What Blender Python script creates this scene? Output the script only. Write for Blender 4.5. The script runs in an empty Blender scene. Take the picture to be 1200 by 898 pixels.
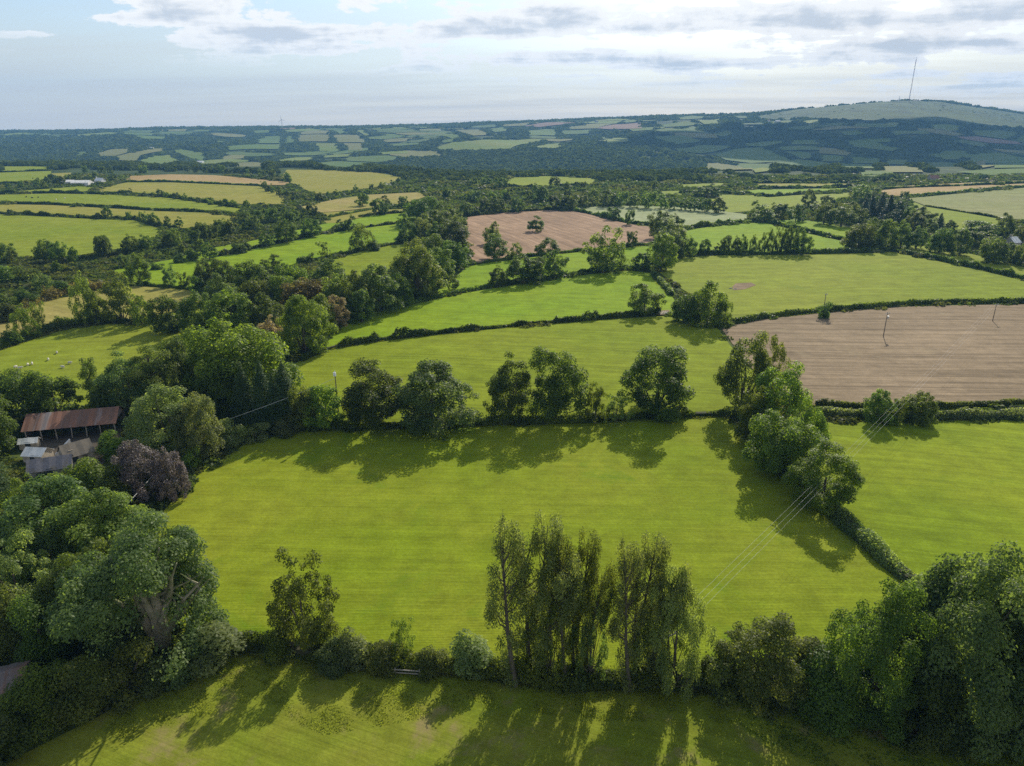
import bpy, bmesh, math, random
import numpy as np
from mathutils import Vector
from mathutils.geometry import delaunay_2d_cdt

SC = bpy.context.scene
COL = SC.collection
RND = random.Random(7)
NR = np.random.default_rng(11)

# ------------------------------------------------------------------ camera numbers (photo is 1200 x 898)
PITCH = math.radians(19.75)
S, C = math.sin(PITCH), math.cos(PITCH)
CAMH, F = 65.0, 830.0
SUN_EL, SUN_AZ = math.radians(33.0), math.radians(22.0)


def sm(t):
    t = np.clip(t, 0, 1)
    return t * t * (3 - 2 * t)


def zrow(y, v):
    t = (v - 449) / F
    return CAMH - y * (S + t * C) / (C - t * S)


RIDGE_Y = 4200.0
SKY_U = [-300, 0, 100, 160, 200, 300, 400, 500, 600, 700, 800, 880, 930, 1000, 1060, 1100, 1150, 1200, 1300, 1500]
SKY_V = [156, 155.5, 154.5, 152, 151, 150, 149.5, 147.5, 143.5, 140, 136, 134, 129, 122.5, 118, 119.5, 127, 134.5, 146, 152]
SKY_Z = [zrow(RIDGE_Y, v) for v in SKY_V]


def tz(x, y):
    """height of the land, metres"""
    x = np.asarray(x, float)
    y = np.asarray(y, float)
    ys = np.maximum(y, 1.0)
    u = np.clip(600 + 882 * x / np.maximum(ys, 30), -400, 1600)
    edge = np.interp(u, [-300, 350, 520, 800, 950, 1500], [1350, 1350, 1090, 1090, 1320, 1320])
    z = -50 * sm((y - edge) / 430)
    z = z + 1.6 * np.sin(x / 95 + 1.3) * np.sin(y / 120 + .4) * sm((y - 330) / 500)
    zr = np.interp(u, SKY_U, SKY_Z)
    g = np.clip((y - 1800) / (RIDGE_Y - 1800), 0, 1)
    fold = np.sin(x / 210 + y / 330) + .7 * np.sin(x / 120 - y / 260 + 2) + .5 * np.sin(x / 70 + y / 150 + 4)
    rise = (zr + 50) * g ** .92 + fold * 16 * g * (1 - g) * 2.2
    z = z + np.where(y > 1800, rise, 0)
    back = sm((y - RIDGE_Y) / 2600)
    plain = 43 + 1.0 * np.sin(x / 700) + 1.0 * np.sin(y / 900)
    z = np.where(y > RIDGE_Y, zr * (1 - back) + np.minimum(plain, zr) * back, z)
    return z


TT = np.concatenate([np.linspace(40, 400, 240), np.geomspace(402, 14500, 700)])


def P(px, py):
    """the point of the land that stands at a photo position"""
    dx = (px - 600) / F
    dv = (py - 449) / F
    d = np.array([dx, C - dv * S, -S - dv * C])
    pts = d[None, :] * TT[:, None] + np.array([0, 0, CAMH])
    diff = pts[:, 2] - tz(pts[:, 0], pts[:, 1])
    i = np.argmax(diff < 0)
    if diff[i] >= 0:
        i = len(TT) - 1
    a, b = diff[i - 1], diff[i]
    k = a / (a - b) if a != b else 0
    q = pts[i - 1] * (1 - k) + pts[i] * k
    return Vector((q[0], q[1], float(tz(q[0], q[1]))))


def proj(x, y, z):
    fw = y * C + (CAMH - z) * S
    dn = -y * S + (CAMH - z) * C
    return 600 + F * x / fw, 449 + F * dn / fw


def fwd(p):
    return p.y * C + (CAMH - p.z) * S


def height_at(p, vtop):
    return zrow(p.y, vtop) - p.z


def inpoly(px, py, poly):
    px = np.asarray(px)
    py = np.asarray(py)
    res = np.zeros(px.shape, bool)
    n = len(poly)
    for i in range(n):
        x1, y1 = poly[i]
        x2, y2 = poly[(i + 1) % n]
        c = ((y1 > py) != (y2 > py))
        if y1 == y2:
            continue
        xi = (x2 - x1) * (py - y1) / (y2 - y1) + x1
        res ^= c & (px < xi)
    return res


# ------------------------------------------------------------------ materials
def nodes(m):
    m.use_nodes = True
    nt = m.node_tree
    nt.nodes.clear()
    return nt, nt.nodes, nt.links


def N(nt, t, **kw):
    n = nt.nodes.new(t)
    for k, v in kw.items():
        if k in n.inputs:
            n.inputs[k].default_value = v
        else:
            setattr(n, k, v)
    return n


def math_node(nt, op, a, b=None, clamp=False):
    n = nt.nodes.new('ShaderNodeMath')
    n.operation = op
    n.use_clamp = clamp
    for i, v in enumerate((a, b)):
        if v is None:
            continue
        if hasattr(v, 'is_output'):
            nt.links.new(v, n.inputs[i])
        else:
            n.inputs[i].default_value = v
    return n.outputs[0]


def mix_col(nt, f, a, b, mode='MIX'):
    n = nt.nodes.new('ShaderNodeMix')
    n.data_type = 'RGBA'
    n.blend_type = mode
    n.clamp_factor = True
    for i, v in ((0, f), (6, a), (7, b)):
        if hasattr(v, 'is_output'):
            nt.links.new(v, n.inputs[i])
        elif i == 0:
            n.inputs[0].default_value = v
        else:
            n.inputs[i].default_value = (*v, 1) if len(v) == 3 else v
    return n.outputs[2]


def ramp(nt, f, a, b):
    n = nt.nodes.new('ShaderNodeMapRange')
    n.interpolation_type = 'SMOOTHSTEP'
    n.inputs[1].default_value = a
    n.inputs[2].default_value = b
    nt.links.new(f, n.inputs[0])
    return n.outputs[0]


def noise(nt, vec, scale, detail=4, rough=.55, dist=0.0):
    n = nt.nodes.new('ShaderNodeTexNoise')
    n.inputs['Scale'].default_value = scale
    n.inputs['Detail'].default_value = detail
    n.inputs['Roughness'].default_value = rough
    n.inputs['Distortion'].default_value = dist
    if vec is not None:
        nt.links.new(vec, n.inputs['Vector'])
    return n.outputs[0]


def mapping(nt, vec, rot=0.0, scale=(1, 1, 1)):
    n = nt.nodes.new('ShaderNodeMapping')
    n.vector_type = 'TEXTURE' if False else 'POINT'
    n.inputs['Rotation'].default_value = (0, 0, rot)
    n2 = nt.nodes.new('ShaderNodeVectorMath')
    n2.operation = 'MULTIPLY'
    nt.links.new(vec, n.inputs['Vector'])
    nt.links.new(n.outputs[0], n2.inputs[0])
    n2.inputs[1].default_value = scale
    return n2.outputs[0]


def leaf_mat(name, dark, light, trans=.58, spec=.19, rough=.48, hue=.03):
    m = bpy.data.materials.new(name)
    nt, ns, L = nodes(m)
    at = N(nt, 'ShaderNodeAttribute')
    at.attribute_name = 'tint'
    oi = N(nt, 'ShaderNodeObjectInfo')
    col = mix_col(nt, at.outputs['Fac'], dark, light)
    hs = N(nt, 'ShaderNodeHueSaturation')
    L.new(col, hs.inputs['Color'])
    h = math_node(nt, 'MULTIPLY_ADD', oi.outputs['Random'], hue)
    h.node.inputs[2].default_value = .5 - hue * .5
    L.new(h, hs.inputs['Hue'])
    v = math_node(nt, 'MULTIPLY_ADD', oi.outputs['Random'], .5)
    v.node.inputs[2].default_value = .75
    L.new(v, hs.inputs['Value'])
    p = N(nt, 'ShaderNodeBsdfPrincipled', Roughness=rough)
    p.inputs['Specular IOR Level'].default_value = spec
    L.new(hs.outputs[0], p.inputs['Base Color'])
    tr = N(nt, 'ShaderNodeBsdfTranslucent')
    tc = mix_col(nt, 1.0, hs.outputs[0], (1.95, 1.9, .7), 'MULTIPLY')
    L.new(tc, tr.inputs['Color'])
    mx = N(nt, 'ShaderNodeMixShader')
    mx.inputs[0].default_value = trans
    L.new(p.outputs[0], mx.inputs[1])
    L.new(tr.outputs[0], mx.inputs[2])
    o = N(nt, 'ShaderNodeOutputMaterial')
    L.new(mx.outputs[0], o.inputs[0])
    return m


LEAF = {
    'dark': leaf_mat('foliage_dark', (0.052, 0.089, 0.017), (0.148, 0.206, 0.034)),
    'mid': leaf_mat('foliage_mid', (0.074, 0.115, 0.019), (0.194, 0.247, 0.036)),
    'light': leaf_mat('foliage_light', (0.091, 0.154, 0.019), (0.227, 0.301, 0.042)),
    'olive': leaf_mat('foliage_olive', (.085, .122, .024), (.205, .245, .055)),
    'pale': leaf_mat('foliage_pale', (0.113, 0.154, 0.051), (0.271, 0.316, 0.127)),
    'grey': leaf_mat('foliage_grey_green', (0.068, 0.112, 0.034), (0.182, 0.236, 0.081)),
    'purple': leaf_mat('foliage_copper', (.085, .066, .070), (.260, .215, .215), hue=.01, trans=.22),
    'pink': leaf_mat('foliage_seeded_pink', (0.151, 0.132, 0.085), (0.438, 0.361, 0.267), hue=.01),
    'brown': leaf_mat('foliage_bronze', (0.106, 0.100, 0.029), (0.242, 0.199, 0.067), hue=.01),
    'con': leaf_mat('foliage_conifer', (0.027, 0.062, 0.020), (0.083, 0.132, 0.040), trans=.15, spec=.08),
    'far': leaf_mat('foliage_far', (.036, .058, .022), (.095, .122, .042), trans=.3, spec=0.0, rough=1.0),
    'willow': leaf_mat('foliage_willow', (.100, .132, .042), (.255, .290, .100)),
    'scrub': leaf_mat('foliage_scrub', (.036, .056, .016), (.088, .118, .030), trans=.45, spec=.04),
    'bramble': leaf_mat('foliage_bramble', (.050, .062, .020), (.118, .128, .042), trans=.45, spec=.04),
    'verge': leaf_mat('foliage_verge', (.110, .150, .020), (.250, .260, .060), spec=.04),
    'weed': leaf_mat('foliage_weeds', (.150, .200, .020), (.290, .330, .060), spec=.05),
}


def plain_mat(name, a, b, scale=3.0, rough=.8, bump=0.0, metal=0.0, stretch=(1, 1, 1), obj=True, dist=0.0, third=None):
    m = bpy.data.materials.new(name)
    nt, ns, L = nodes(m)
    tcn = N(nt, 'ShaderNodeTexCoord')
    vec = mapping(nt, tcn.outputs['Object'], 0, stretch)
    f = noise(nt, vec, scale, 6, .62, dist)
    f2 = ramp(nt, f, .35, .65)
    col = mix_col(nt, f2, a, b)
    if third:
        g = ramp(nt, noise(nt, vec, scale * .37, 4, .6), .5, .66)
        col = mix_col(nt, g, col, third)
    p = N(nt, 'ShaderNodeBsdfPrincipled', Roughness=rough, Metallic=metal)
    p.inputs['Specular IOR Level'].default_value = .3
    L.new(col, p.inputs['Base Color'])
    if bump:
        b_ = N(nt, 'ShaderNodeBump', Strength=bump, Distance=.05)
        L.new(f, b_.inputs['Height'])
        L.new(b_.outputs[0], p.inputs['Normal'])
    o = N(nt, 'ShaderNodeOutputMaterial')
    L.new(p.outputs[0], o.inputs[0])
    return m


def field_mat(name, a, b, ang=0.0, streak=1.0, samt=.25, blotch=.02, patch=None, patch_amt=(.58, .72), fine=1.0, wob=.0,
              bands=0.0, patch_scale=None, tram=0.0):
    """worked ground: blotches, long streaks along one direction, fine grain"""
    m = bpy.data.materials.new(name)
    nt, ns, L = nodes(m)
    geo = N(nt, 'ShaderNodeNewGeometry')
    pos = geo.outputs['Position']
    if wob:
        wn = nt.nodes.new('ShaderNodeTexNoise')
        wn.inputs['Scale'].default_value = .012
        wn.inputs['Detail'].default_value = 2
        L.new(pos, wn.inputs['Vector'])
        sv = nt.nodes.new('ShaderNodeVectorMath')
        sv.operation = 'SCALE'
        sv.inputs['Scale'].default_value = wob
        L.new(wn.outputs['Color'], sv.inputs[0])
        ad = nt.nodes.new('ShaderNodeVectorMath')
        L.new(pos, ad.inputs[0])
        L.new(sv.outputs[0], ad.inputs[1])
        pos2 = ad.outputs[0]
    else:
        pos2 = pos
    bl = ramp(nt, noise(nt, pos, blotch, 5, .6), .32, .68)
    col = mix_col(nt, bl, a, b)
    st = noise(nt, mapping(nt, pos2, ang, (.03 * streak, streak, 0)), 1.0, 3, .6)
    st2 = noise(nt, mapping(nt, pos2, ang, (.12 * streak, 2.6 * streak, 0)), 1.0, 2, .6)
    stv = math_node(nt, 'MULTIPLY_ADD', st2, .6)
    L.new(st, stv.node.inputs[2])
    if bands:
        wv = nt.nodes.new('ShaderNodeTexWave')
        wv.bands_direction = 'Y'
        wv.inputs['Scale'].default_value = bands
        wv.inputs['Distortion'].default_value = 1.2
        wv.inputs['Detail'].default_value = 4
        L.new(mapping(nt, pos2, ang, (1, 1, 0)), wv.inputs['Vector'])
        wvv = math_node(nt, 'MULTIPLY_ADD', wv.outputs['Fac'], .16)
        L.new(stv, wvv.node.inputs[2])
        stv = math_node(nt, 'SUBTRACT', wvv, .08)
    sv2 = ramp(nt, stv, .45, 1.15)
    k = math_node(nt, 'MULTIPLY_ADD', sv2, 2 * samt)
    k.node.inputs[2].default_value = 1 - samt
    fn = noise(nt, pos, 1.7 * fine, 6, .75)
    k2 = math_node(nt, 'MULTIPLY_ADD', fn, 1.0)
    k2.node.inputs[2].default_value = .5
    mo = noise(nt, pos, .16 * fine, 5, .68, .3)
    k3 = math_node(nt, 'MULTIPLY_ADD', mo, 1.0)
    k3.node.inputs[2].default_value = .50
    k = math_node(nt, 'MULTIPLY', math_node(nt, 'MULTIPLY', k, k2), k3)
    if tram:
        sp_ = N(nt, 'ShaderNodeSeparateXYZ')
        L.new(mapping(nt, pos2, ang, (1, 1, 0)), sp_.inputs[0])
        md = math_node(nt, 'WRAP', sp_.outputs[1], tram)
        md.node.inputs[2].default_value = 0.0
        ln = None
        for c0 in (2.0, 3.9):
            dd = math_node(nt, 'ABSOLUTE', math_node(nt, 'SUBTRACT', md, c0))
            r_ = ramp(nt, dd, .55, .15)
            ln = r_ if ln is None else math_node(nt, 'MAXIMUM', ln, r_)
        k = math_node(nt, 'MULTIPLY', k, math_node(nt, 'SUBTRACT', 1.0, math_node(nt, 'MULTIPLY', ln, .16)))
    cb = N(nt, 'ShaderNodeCombineColor')
    for i in range(3):
        L.new(k, cb.inputs[i])
    col = mix_col(nt, 1.0, col, cb.outputs[0], 'MULTIPLY')
    if patch:
        ps = patch_scale or blotch * 2.2
        pm = ramp(nt, noise(nt, pos, ps, 6, .66, .4), *patch_amt)
        col = mix_col(nt, pm, col, patch)
    p = N(nt, 'ShaderNodeBsdfPrincipled', Roughness=.85)
    p.inputs['Specular IOR Level'].default_value = .03
    L.new(col, p.inputs['Base Color'])
    bp = N(nt, 'ShaderNodeBump', Strength=.55, Distance=.12)
    hh = math_node(nt, 'MULTIPLY_ADD', stv, 1.2)
    L.new(fn, hh.node.inputs[2])
    L.new(hh, bp.inputs['Height'])
    L.new(bp.outputs[0], p.inputs['Normal'])
    o = N(nt, 'ShaderNodeOutputMaterial')
    L.new(p.outputs[0], o.inputs[0])
    return m


FM = {
    'front': field_mat('grass_front', (.195, .210, .024), (.150, .195, .015), .35, .9, .12, .07, (.255, .205, .085), (.52, .72), 1.6, 4),
    'main': field_mat('grass_mown', (.165, .222, .010), (.215, .242, .018), .03, .75, .13, .022, (.110, .200, .009), (.53, .74), 1.2, 1.5, .95, .045, 0.0),
    'right': field_mat('grass_right', (.160, .222, .010), (.205, .248, .014), .25, .5, .18, .035, (.13, .20, .012), (.62, .8), 1.3, 12),
    'yellow': field_mat('grass_yellow', (.198, .235, .015), (.170, .220, .012), .12, .5, .18, .025, (.15, .205, .016), (.62, .8), 1.0, 8, 0, None, 18.0),
    'lush': field_mat('grass_lush', (.165, .258, .010), (.200, .275, .012), .2, .4, .16, .016, (.12, .19, .012), (.64, .8), 1.0, 8),
    'graze': field_mat('grass_grazed', (.178, .225, .017), (.212, .240, .024), -.15, .3, .16, .012, (.145, .20, .018), (.58, .72), .8, 12),
    'dry': field_mat('grass_dry', (.230, .225, .032), (.265, .240, .050), -.1, .25, .15, .010, (.19, .21, .03), (.58, .72), .7, 12),
    'tan': field_mat('stubble_tan', (.360, .260, .115), (.320, .220, .090), -.2, .3, .16, .010, None, fine=.7, wob=10),
    'tangr': field_mat('stubble_greening', (.320, .255, .090), (.250, .235, .050), .45, .4, .14, .012, None, fine=.7, wob=10),
    'till': field_mat('stubble_brown', (.262, .196, .122), (.222, .166, .102), .04, .40, .34, .03, (.30, .24, .145), (.58, .78), 1.5, 4, 0, .06, 15.0),
    'till2': field_mat('stubble_pinkish', (.320, .212, .132), (.270, .178, .110), 1.22, .30, .34, .014, (.38, .29, .17), (.6, .76), .8, 14),
    'pale': field_mat('crop_pale', (.250, .285, .125), (.285, .310, .160), -.12, .2, .18, .010, None, fine=.6, wob=10),
    'palegr': field_mat('crop_grey_green', (.200, .215, .070), (.230, .230, .090), .2, .2, .18, .008, None, fine=.6, wob=14),
    'fargreen': field_mat('far_grass', (.098, .150, .030), (.125, .165, .040), 0, .05, .14, .006),
    'fardark': field_mat('far_grass_dark', (.085, .130, .034), (.110, .145, .040), 0, .05, .14, .006),
    'farbright': field_mat('far_grass_bright', (.150, .200, .036), (.180, .205, .048), 0, .05, .14, .006),
    'faryellow': field_mat('far_grass_yellow', (.170, .175, .052), (.190, .185, .07), 0, .05, .14, .006),
    'farbrown': field_mat('far_earth', (.240, .160, .110), (.220, .150, .11), 0, .05, .14, .006),
    'moor': field_mat('moor_heath', (.098, .130, .042), (.068, .098, .033), .5, .03, .2, .006, (.052, .075, .030), (.50, .58), .15, 0, 0, .012),
    'ground': field_mat('rough_ground', (.060, .085, .018), (.090, .115, .025), 0, .3, .15, .05, (.045, .06, .016), (.5, .7), 1.2),
    'farland': field_mat('far_rough', (.050, .075, .022), (.070, .095, .030), 0, .05, .12, .01, (.035, .055, .018), (.45, .6), .3),
    'earth': field_mat('bare_earth', (.250, .180, .110), (.200, .145, .085), .3, .8, .2, .1),
    'yard': field_mat('yard_earth_shade_tone', (.075, .064, .048), (.11, .092, .07), .3, .8, .2, .2),  # yard earth darkened in colour to stand in for shade under the barn
    'track': field_mat('stony_track', (.300, .260, .200), (.250, .215, .165), .3, .8, .2, .2),
}
BARK = plain_mat('bark', (.075, .060, .045), (.13, .11, .085), 2.5, .9, .6, stretch=(3, 3, .6))
IVYBARK = plain_mat('bark_pale_ivy', (.34, .29, .22), (.20, .19, .10), .9, .9, .5, third=(.11, .16, .03))
BANK = plain_mat('hedge_bank_earth', (.040, .045, .018), (.060, .055, .028), .8, .95, .6, third=(.04, .06, .015))


# ------------------------------------------------------------------ mesh builders
def quad_mesh(name, V, tint=None, mats=(), midx=None, smooth=False):
    """V: (n,4,3) quads"""
    n = len(V)
    me = bpy.data.meshes.new(name)
    me.vertices.add(n * 4)
    me.vertices.foreach_set('co', V.astype(np.float32).ravel())
    me.loops.add(n * 4)
    me.loops.foreach_set('vertex_index', np.arange(n * 4, dtype=np.int32))
    me.polygons.add(n)
    me.polygons.foreach_set('loop_start', np.arange(0, n * 4, 4, dtype=np.int32))
    me.polygons.foreach_set('loop_total', np.full(n, 4, dtype=np.int32))
    for m in mats:
        me.materials.append(m)
    if midx is not None:
        me.polygons.foreach_set('material_index', midx.astype(np.int32))
    if tint is not None:
        a = me.attributes.new('tint', 'FLOAT', 'FACE')
        a.data.foreach_set('value', tint.astype(np.float32))
    me.update(calc_edges=True)
    return me


def unit(v):
    return v / np.maximum(np.linalg.norm(v, axis=-1, keepdims=True), 1e-9)


def leaves(pos, nrm, size, rng, aspect=.62, diamond=True):
    n = len(pos)
    nrm = unit(nrm)
    r = rng.normal(size=(n, 3))
    t = unit(np.cross(nrm, r))
    b = np.cross(nrm, t)
    L = size[:, None] * .62
    W = L * (aspect * (.8 + .4 * rng.random((n, 1))))
    bend = nrm * L * .18
    if diamond:
        return np.stack([pos - t * L, pos - b * W + bend, pos + t * L, pos + b * W + bend], 1)
    return np.stack([pos - t * L - b * W, pos + t * L - b * W, pos + t * L + b * W, pos - t * L + b * W], 1)


def tube(path, radii, seg=6):
    path = np.asarray(path, float)
    q = []
    rings = []
    for i, p in enumerate(path):
        a = path[max(i - 1, 0)]
        b = path[min(i + 1, len(path) - 1)]
        d = unit((b - a)[None])[0]
        ref = np.array([1, 0, 0]) if abs(d[0]) < .8 else np.array([0, 1, 0])
        u = unit(np.cross(d, ref)[None])[0]
        w = np.cross(d, u)
        an = np.arange(seg) * 2 * math.pi / seg
        rings.append(p + radii[i] * (np.cos(an)[:, None] * u + np.sin(an)[:, None] * w))
    for i in range(len(path) - 1):
        for k in range(seg):
            k2 = (k + 1) % seg
            q.append([rings[i][k], rings[i][k2], rings[i + 1][k2], rings[i + 1][k]])
    for k in range(0, seg - 2, 2):
        q.append([rings[-1][0], rings[-1][k + 1], rings[-1][k + 2], rings[-1][min(k + 3, seg - 1)]])
    return np.array(q)


def boxq(lo, hi):
    x0, y0, z0 = lo
    x1, y1, z1 = hi
    c = np.array([[x0, y0, z0], [x1, y0, z0], [x1, y1, z0], [x0, y1, z0], [x0, y0, z1], [x1, y0, z1], [x1, y1, z1], [x0, y1, z1]], float)
    return c[np.array([[3, 2, 1, 0], [4, 5, 6, 7], [0, 1, 5, 4], [1, 2, 6, 5], [2, 3, 7, 6], [3, 0, 4, 7]])]


def obj(name, me, parent=None, mat=None):
    o = bpy.data.objects.new(name, me)
    COL.objects.link(o)
    if parent is not None:
        o.parent = parent
    if mat is not None and me is not None and len(me.materials) == 0:
        me.materials.append(mat)
    return o


def tag(o, label, cat, group=None, kind=None):
    if label:
        o['label'] = label
    if cat:
        o['category'] = cat
    if group:
        o['group'] = group
    if kind:
        o['kind'] = kind
    return o


def empty(name, loc, rot=0.0):
    o = bpy.data.objects.new(name, None)
    COL.objects.link(o)
    o.empty_display_size = .5
    o.location = loc
    o.rotation_euler = (0, 0, rot)
    return o


# ------------------------------------------------------------------ tree prototypes (nominal 12 m tall, 11 m wide)
HN, WN = 12.0, 11.0
LOD = {-1: (50000, .150), 0: (21000, .215), 1: (8600, .33), 2: (3600, .50)}


def dirnoise(rng, k=7, f=3.2):
    K = rng.normal(size=(k, 3)) * f
    ph = rng.random(k) * 6.28
    return lambda d: np.cos(d @ K.T + ph).sum(-1) / math.sqrt(k)


def clump_leaves(rng, cen, rad, out, n, size, flat=.75, push=.6, tbase=None, hollow=.4):
    w = rad ** 2
    idx = rng.choice(len(cen), n, p=w / w.sum())
    d = unit(rng.normal(size=(n, 3)))
    d = unit(d + push * out[idx])
    pos = cen[idx] + d * (rad[idx] * rng.random(n) ** hollow)[:, None] * np.array([1, 1, flat])
    nr = d * .65 + rng.normal(size=(n, 3)) * .42 + np.array([0, 0, .75])
    tc = rng.random(len(cen)) if tbase is None else tbase
    tint = np.clip(.70 * tc[idx] + .42 * rng.random(n) - .06, 0, 1)
    s = size * (.7 + .6 * rng.random(n))
    return leaves(pos, nr, s, rng), tint


def limbs(rng, targets, fork, r0, seg=5, wob=.5):
    q = []
    for t in targets:
        a = np.array([0, 0, fork * (.75 + .4 * rng.random())])
        mid = a * .45 + t * .55 + np.array([*(rng.normal(size=2) * wob), .06 * HN * rng.random()])
        m2 = a * .75 + mid * .25 + np.array([0, 0, .4])
        r = r0 * (.5 + .4 * rng.random())
        q.append(tube([a, m2, mid, t], [r, r * .75, r * .45, r * .12], seg))
    return q


def proto_dome(seed, lod, dense=1.0, low=.05, nclump=105, cr=1.0, amp=.22, loose=False):
    rng = np.random.default_rng(seed)
    n, size = LOD[lod]
    n = int(n * dense)
    if lod == 2:
        nclump = int(nclump * .5)
        cr *= 1.15
    nz = dirnoise(rng, 7, 2.6)
    d = unit(rng.normal(size=(nclump * 3, 3)))
    d = d[d[:, 2] > -.75][:nclump]
    e = np.clip(1 - amp * .8 + amp * nz(d), .4, 1.15)
    rad = .48 + .44 * rng.random(len(d)) ** .55
    cz = HN * (low + (1 - low) * .46)
    up, dn = HN - cz - cr * .55, cz - HN * low
    a = WN / 2 - cr * .75
    cen = np.stack([d[:, 0] * a * rad * e * 1.1, d[:, 1] * a * rad * e * 1.1, cz + np.where(d[:, 2] > 0, up, dn) * d[:, 2] * rad * e * 1.12], 1)
    cr_ = cr * (.6 + .75 * rng.random(len(d)))
    if loose:
        cr_ *= .78
    out = unit(d * .8 + np.array([0, 0, .35]))
    V, t = clump_leaves(rng, cen, cr_, out, n, size, push=.5)
    fork = HN * (low + .05)
    k = 14 if lod <= 0 else 8
    q = [tube([(0, 0, -.6), (.05, 0, .4), (0, .08, fork * .6), (.05, 0, fork * 1.15), (.1, .1, HN * .6)],
              [.62, .42, .34, .28, .08], 8 if lod <= 0 else 6)]
    if lod < 2:
        q += limbs(rng, cen[rng.choice(len(cen), k, False)], fork, .22)
    return V, t, np.concatenate(q)


def proto_upright(seed, lod, stems=4):
    """tall willow: several ivy-clad stems, thin bushy fanning tops; nominal 12 x 11"""
    rng = np.random.default_rng(seed)
    n, size = LOD[lod]
    n = int(n * .85)
    cen, rad, out, q = [], [], [], []
    for s in range(stems):
        ax = (s - (stems - 1) / 2) / stems * WN * .60 + rng.normal() * .3
        ay = rng.normal() * 1.2
        lean = np.array([ax * 1.0 + rng.normal() * .4, rng.normal() * .7, 0])
        top = HN * ((.97, .80, .90, .72)[(s + seed) % 4] + .04 * rng.normal())
        base = np.array([ax * .55, ay, 0])
        bow = rng.normal(size=2) * .35

        def at(f):
            return base + lean * f ** 1.25 + np.array([bow[0] * math.sin(f * 5), bow[1] * math.sin(f * 4), top * f])
        q.append(tube([at(max(f, 0)) - np.array([0, 0, .6 if f < 0 else 0]) for f in (-.05, .2, .4, .6, .8, .97)], [.36, .28, .22, .15, .09, .03], 6))
        for i in range(54):
            f = .05 + .93 * ((i + rng.random()) / 54) ** .85
            if f < .45 and rng.random() < .15:
                continue
            wr = 1.0 if f < .38 else 2.3 * (1 - ((f - .68) / .45) ** 2) + .25
            ang = rng.random() * 6.28
            r = max(wr, .2) * rng.random() ** .5
            c = at(f) + np.array([math.cos(ang) * r, math.sin(ang) * r, -.2 + .35 * r * rng.random()])
            cen.append(c)
            rad.append((.72 if f < .38 else .80) * (.5 + .9 * rng.random()))
            out.append(unit(np.array([[math.cos(ang), math.sin(ang), .8]]))[0])
            if f > .3 and lod <= 0:
                a0 = at(f * .86)
                q.append(tube([a0, (a0 + c) / 2 + np.array([0, 0, -.1]), c + np.array([0, 0, .7])], [.06, .04, .012], 4))
    V, t = clump_leaves(rng, np.array(cen), np.array(rad), np.array(out), n, size, flat=.95, push=.3, hollow=.5)
    return V, t, np.concatenate(q)


def proto_conifer(seed, lod):
    rng = np.random.default_rng(seed)
    n, size = LOD[lod]
    n = int(n * .7)
    f = 1 - np.sqrt(rng.random(n)) * .98
    zz = HN * (.04 + .96 * f)
    tier = np.floor(f * 16)
    ang = rng.random(n) * 6.28
    lob = .75 + .3 * np.cos(ang * 5 + tier * 2.1) * rng.random(n)
    R = WN / 2 * (1 - f) ** .85 * (.35 + .65 * ((f * 16) % 1 * -1 + 1)) * lob
    r = R * np.sqrt(.25 + .75 * rng.random(n))
    pos = np.stack([np.cos(ang) * r, np.sin(ang) * r, zz - r * .22], 1)
    nr = np.stack([np.cos(ang) * .6, np.sin(ang) * .6, np.full(n, .9)], 1) + rng.normal(size=(n, 3)) * .5
    V = leaves(pos, nr, size * (.8 + .6 * rng.random(n)), rng, .4)
    t = np.clip(.3 + .5 * rng.random(n) + .2 * np.sin(tier), 0, 1)
    return V, t, tube([(0, 0, -.5), (0, 0, HN * .5), (0, 0, HN * .97)], [.3, .2, .03], 6)


def proto_fan(seed, lod):
    """large old tree: a fan of bare pale trunks on one side, foliage outside them"""
    rng = np.random.default_rng(seed)
    V, t, _ = proto_dome(seed, lod, 1.2, .10, 130, 1.0, .20)
    c = V.mean(1)
    hole = (c[:, 1] < 1.0) & (c[:, 2] < HN * .66) & (c[:, 0] > -2.0) & (c[:, 0] < 3.2)
    hole &= (np.abs(c[:, 0] - .6) < .5 + c[:, 2] * .31)
    keep = ~hole | (rng.random(len(c)) < .08)
    q = []
    for tx, ty, tzz, r in ((-3.2, -1.5, 8.4, .2), (-1.7, -.8, 9.4, .26), (-.3, -1.2, 10.0, .24), (1.2, -.6, 10.2, .3), (2.5, -1.0, 9.3, .24), (3.9, -.6, 7.8, .2),
                           (.4, 2.2, 9, .3), (-2.4, 2, 8.5, .25), (3.4, .8, 6.2, .16)):
        p = [np.array([.25 * tx * .3, 0, -.5])]
        for k in range(1, 7):
            f = k / 6
            p.append(np.array([tx * (f ** 1.25) + rng.normal() * .12 + .1, ty * f + rng.normal() * .12, tzz * f ** .92]))
        q.append(tube(p, [r * 1.5, r * 1.25, r, r * .85, r * .62, r * .42, r * .15], 7))
        for k in (3, 4, 5):
            e = p[k] + np.array([rng.normal() * 1.3, rng.normal() * .6 - .3, 1.1 + rng.random()])
            q.append(tube([p[k], (p[k] + e) / 2 + np.array([0, 0, -.1]), e], [r * .4, r * .25, .02], 4))
    return V[keep], t[keep], np.concatenate(q)


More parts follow.
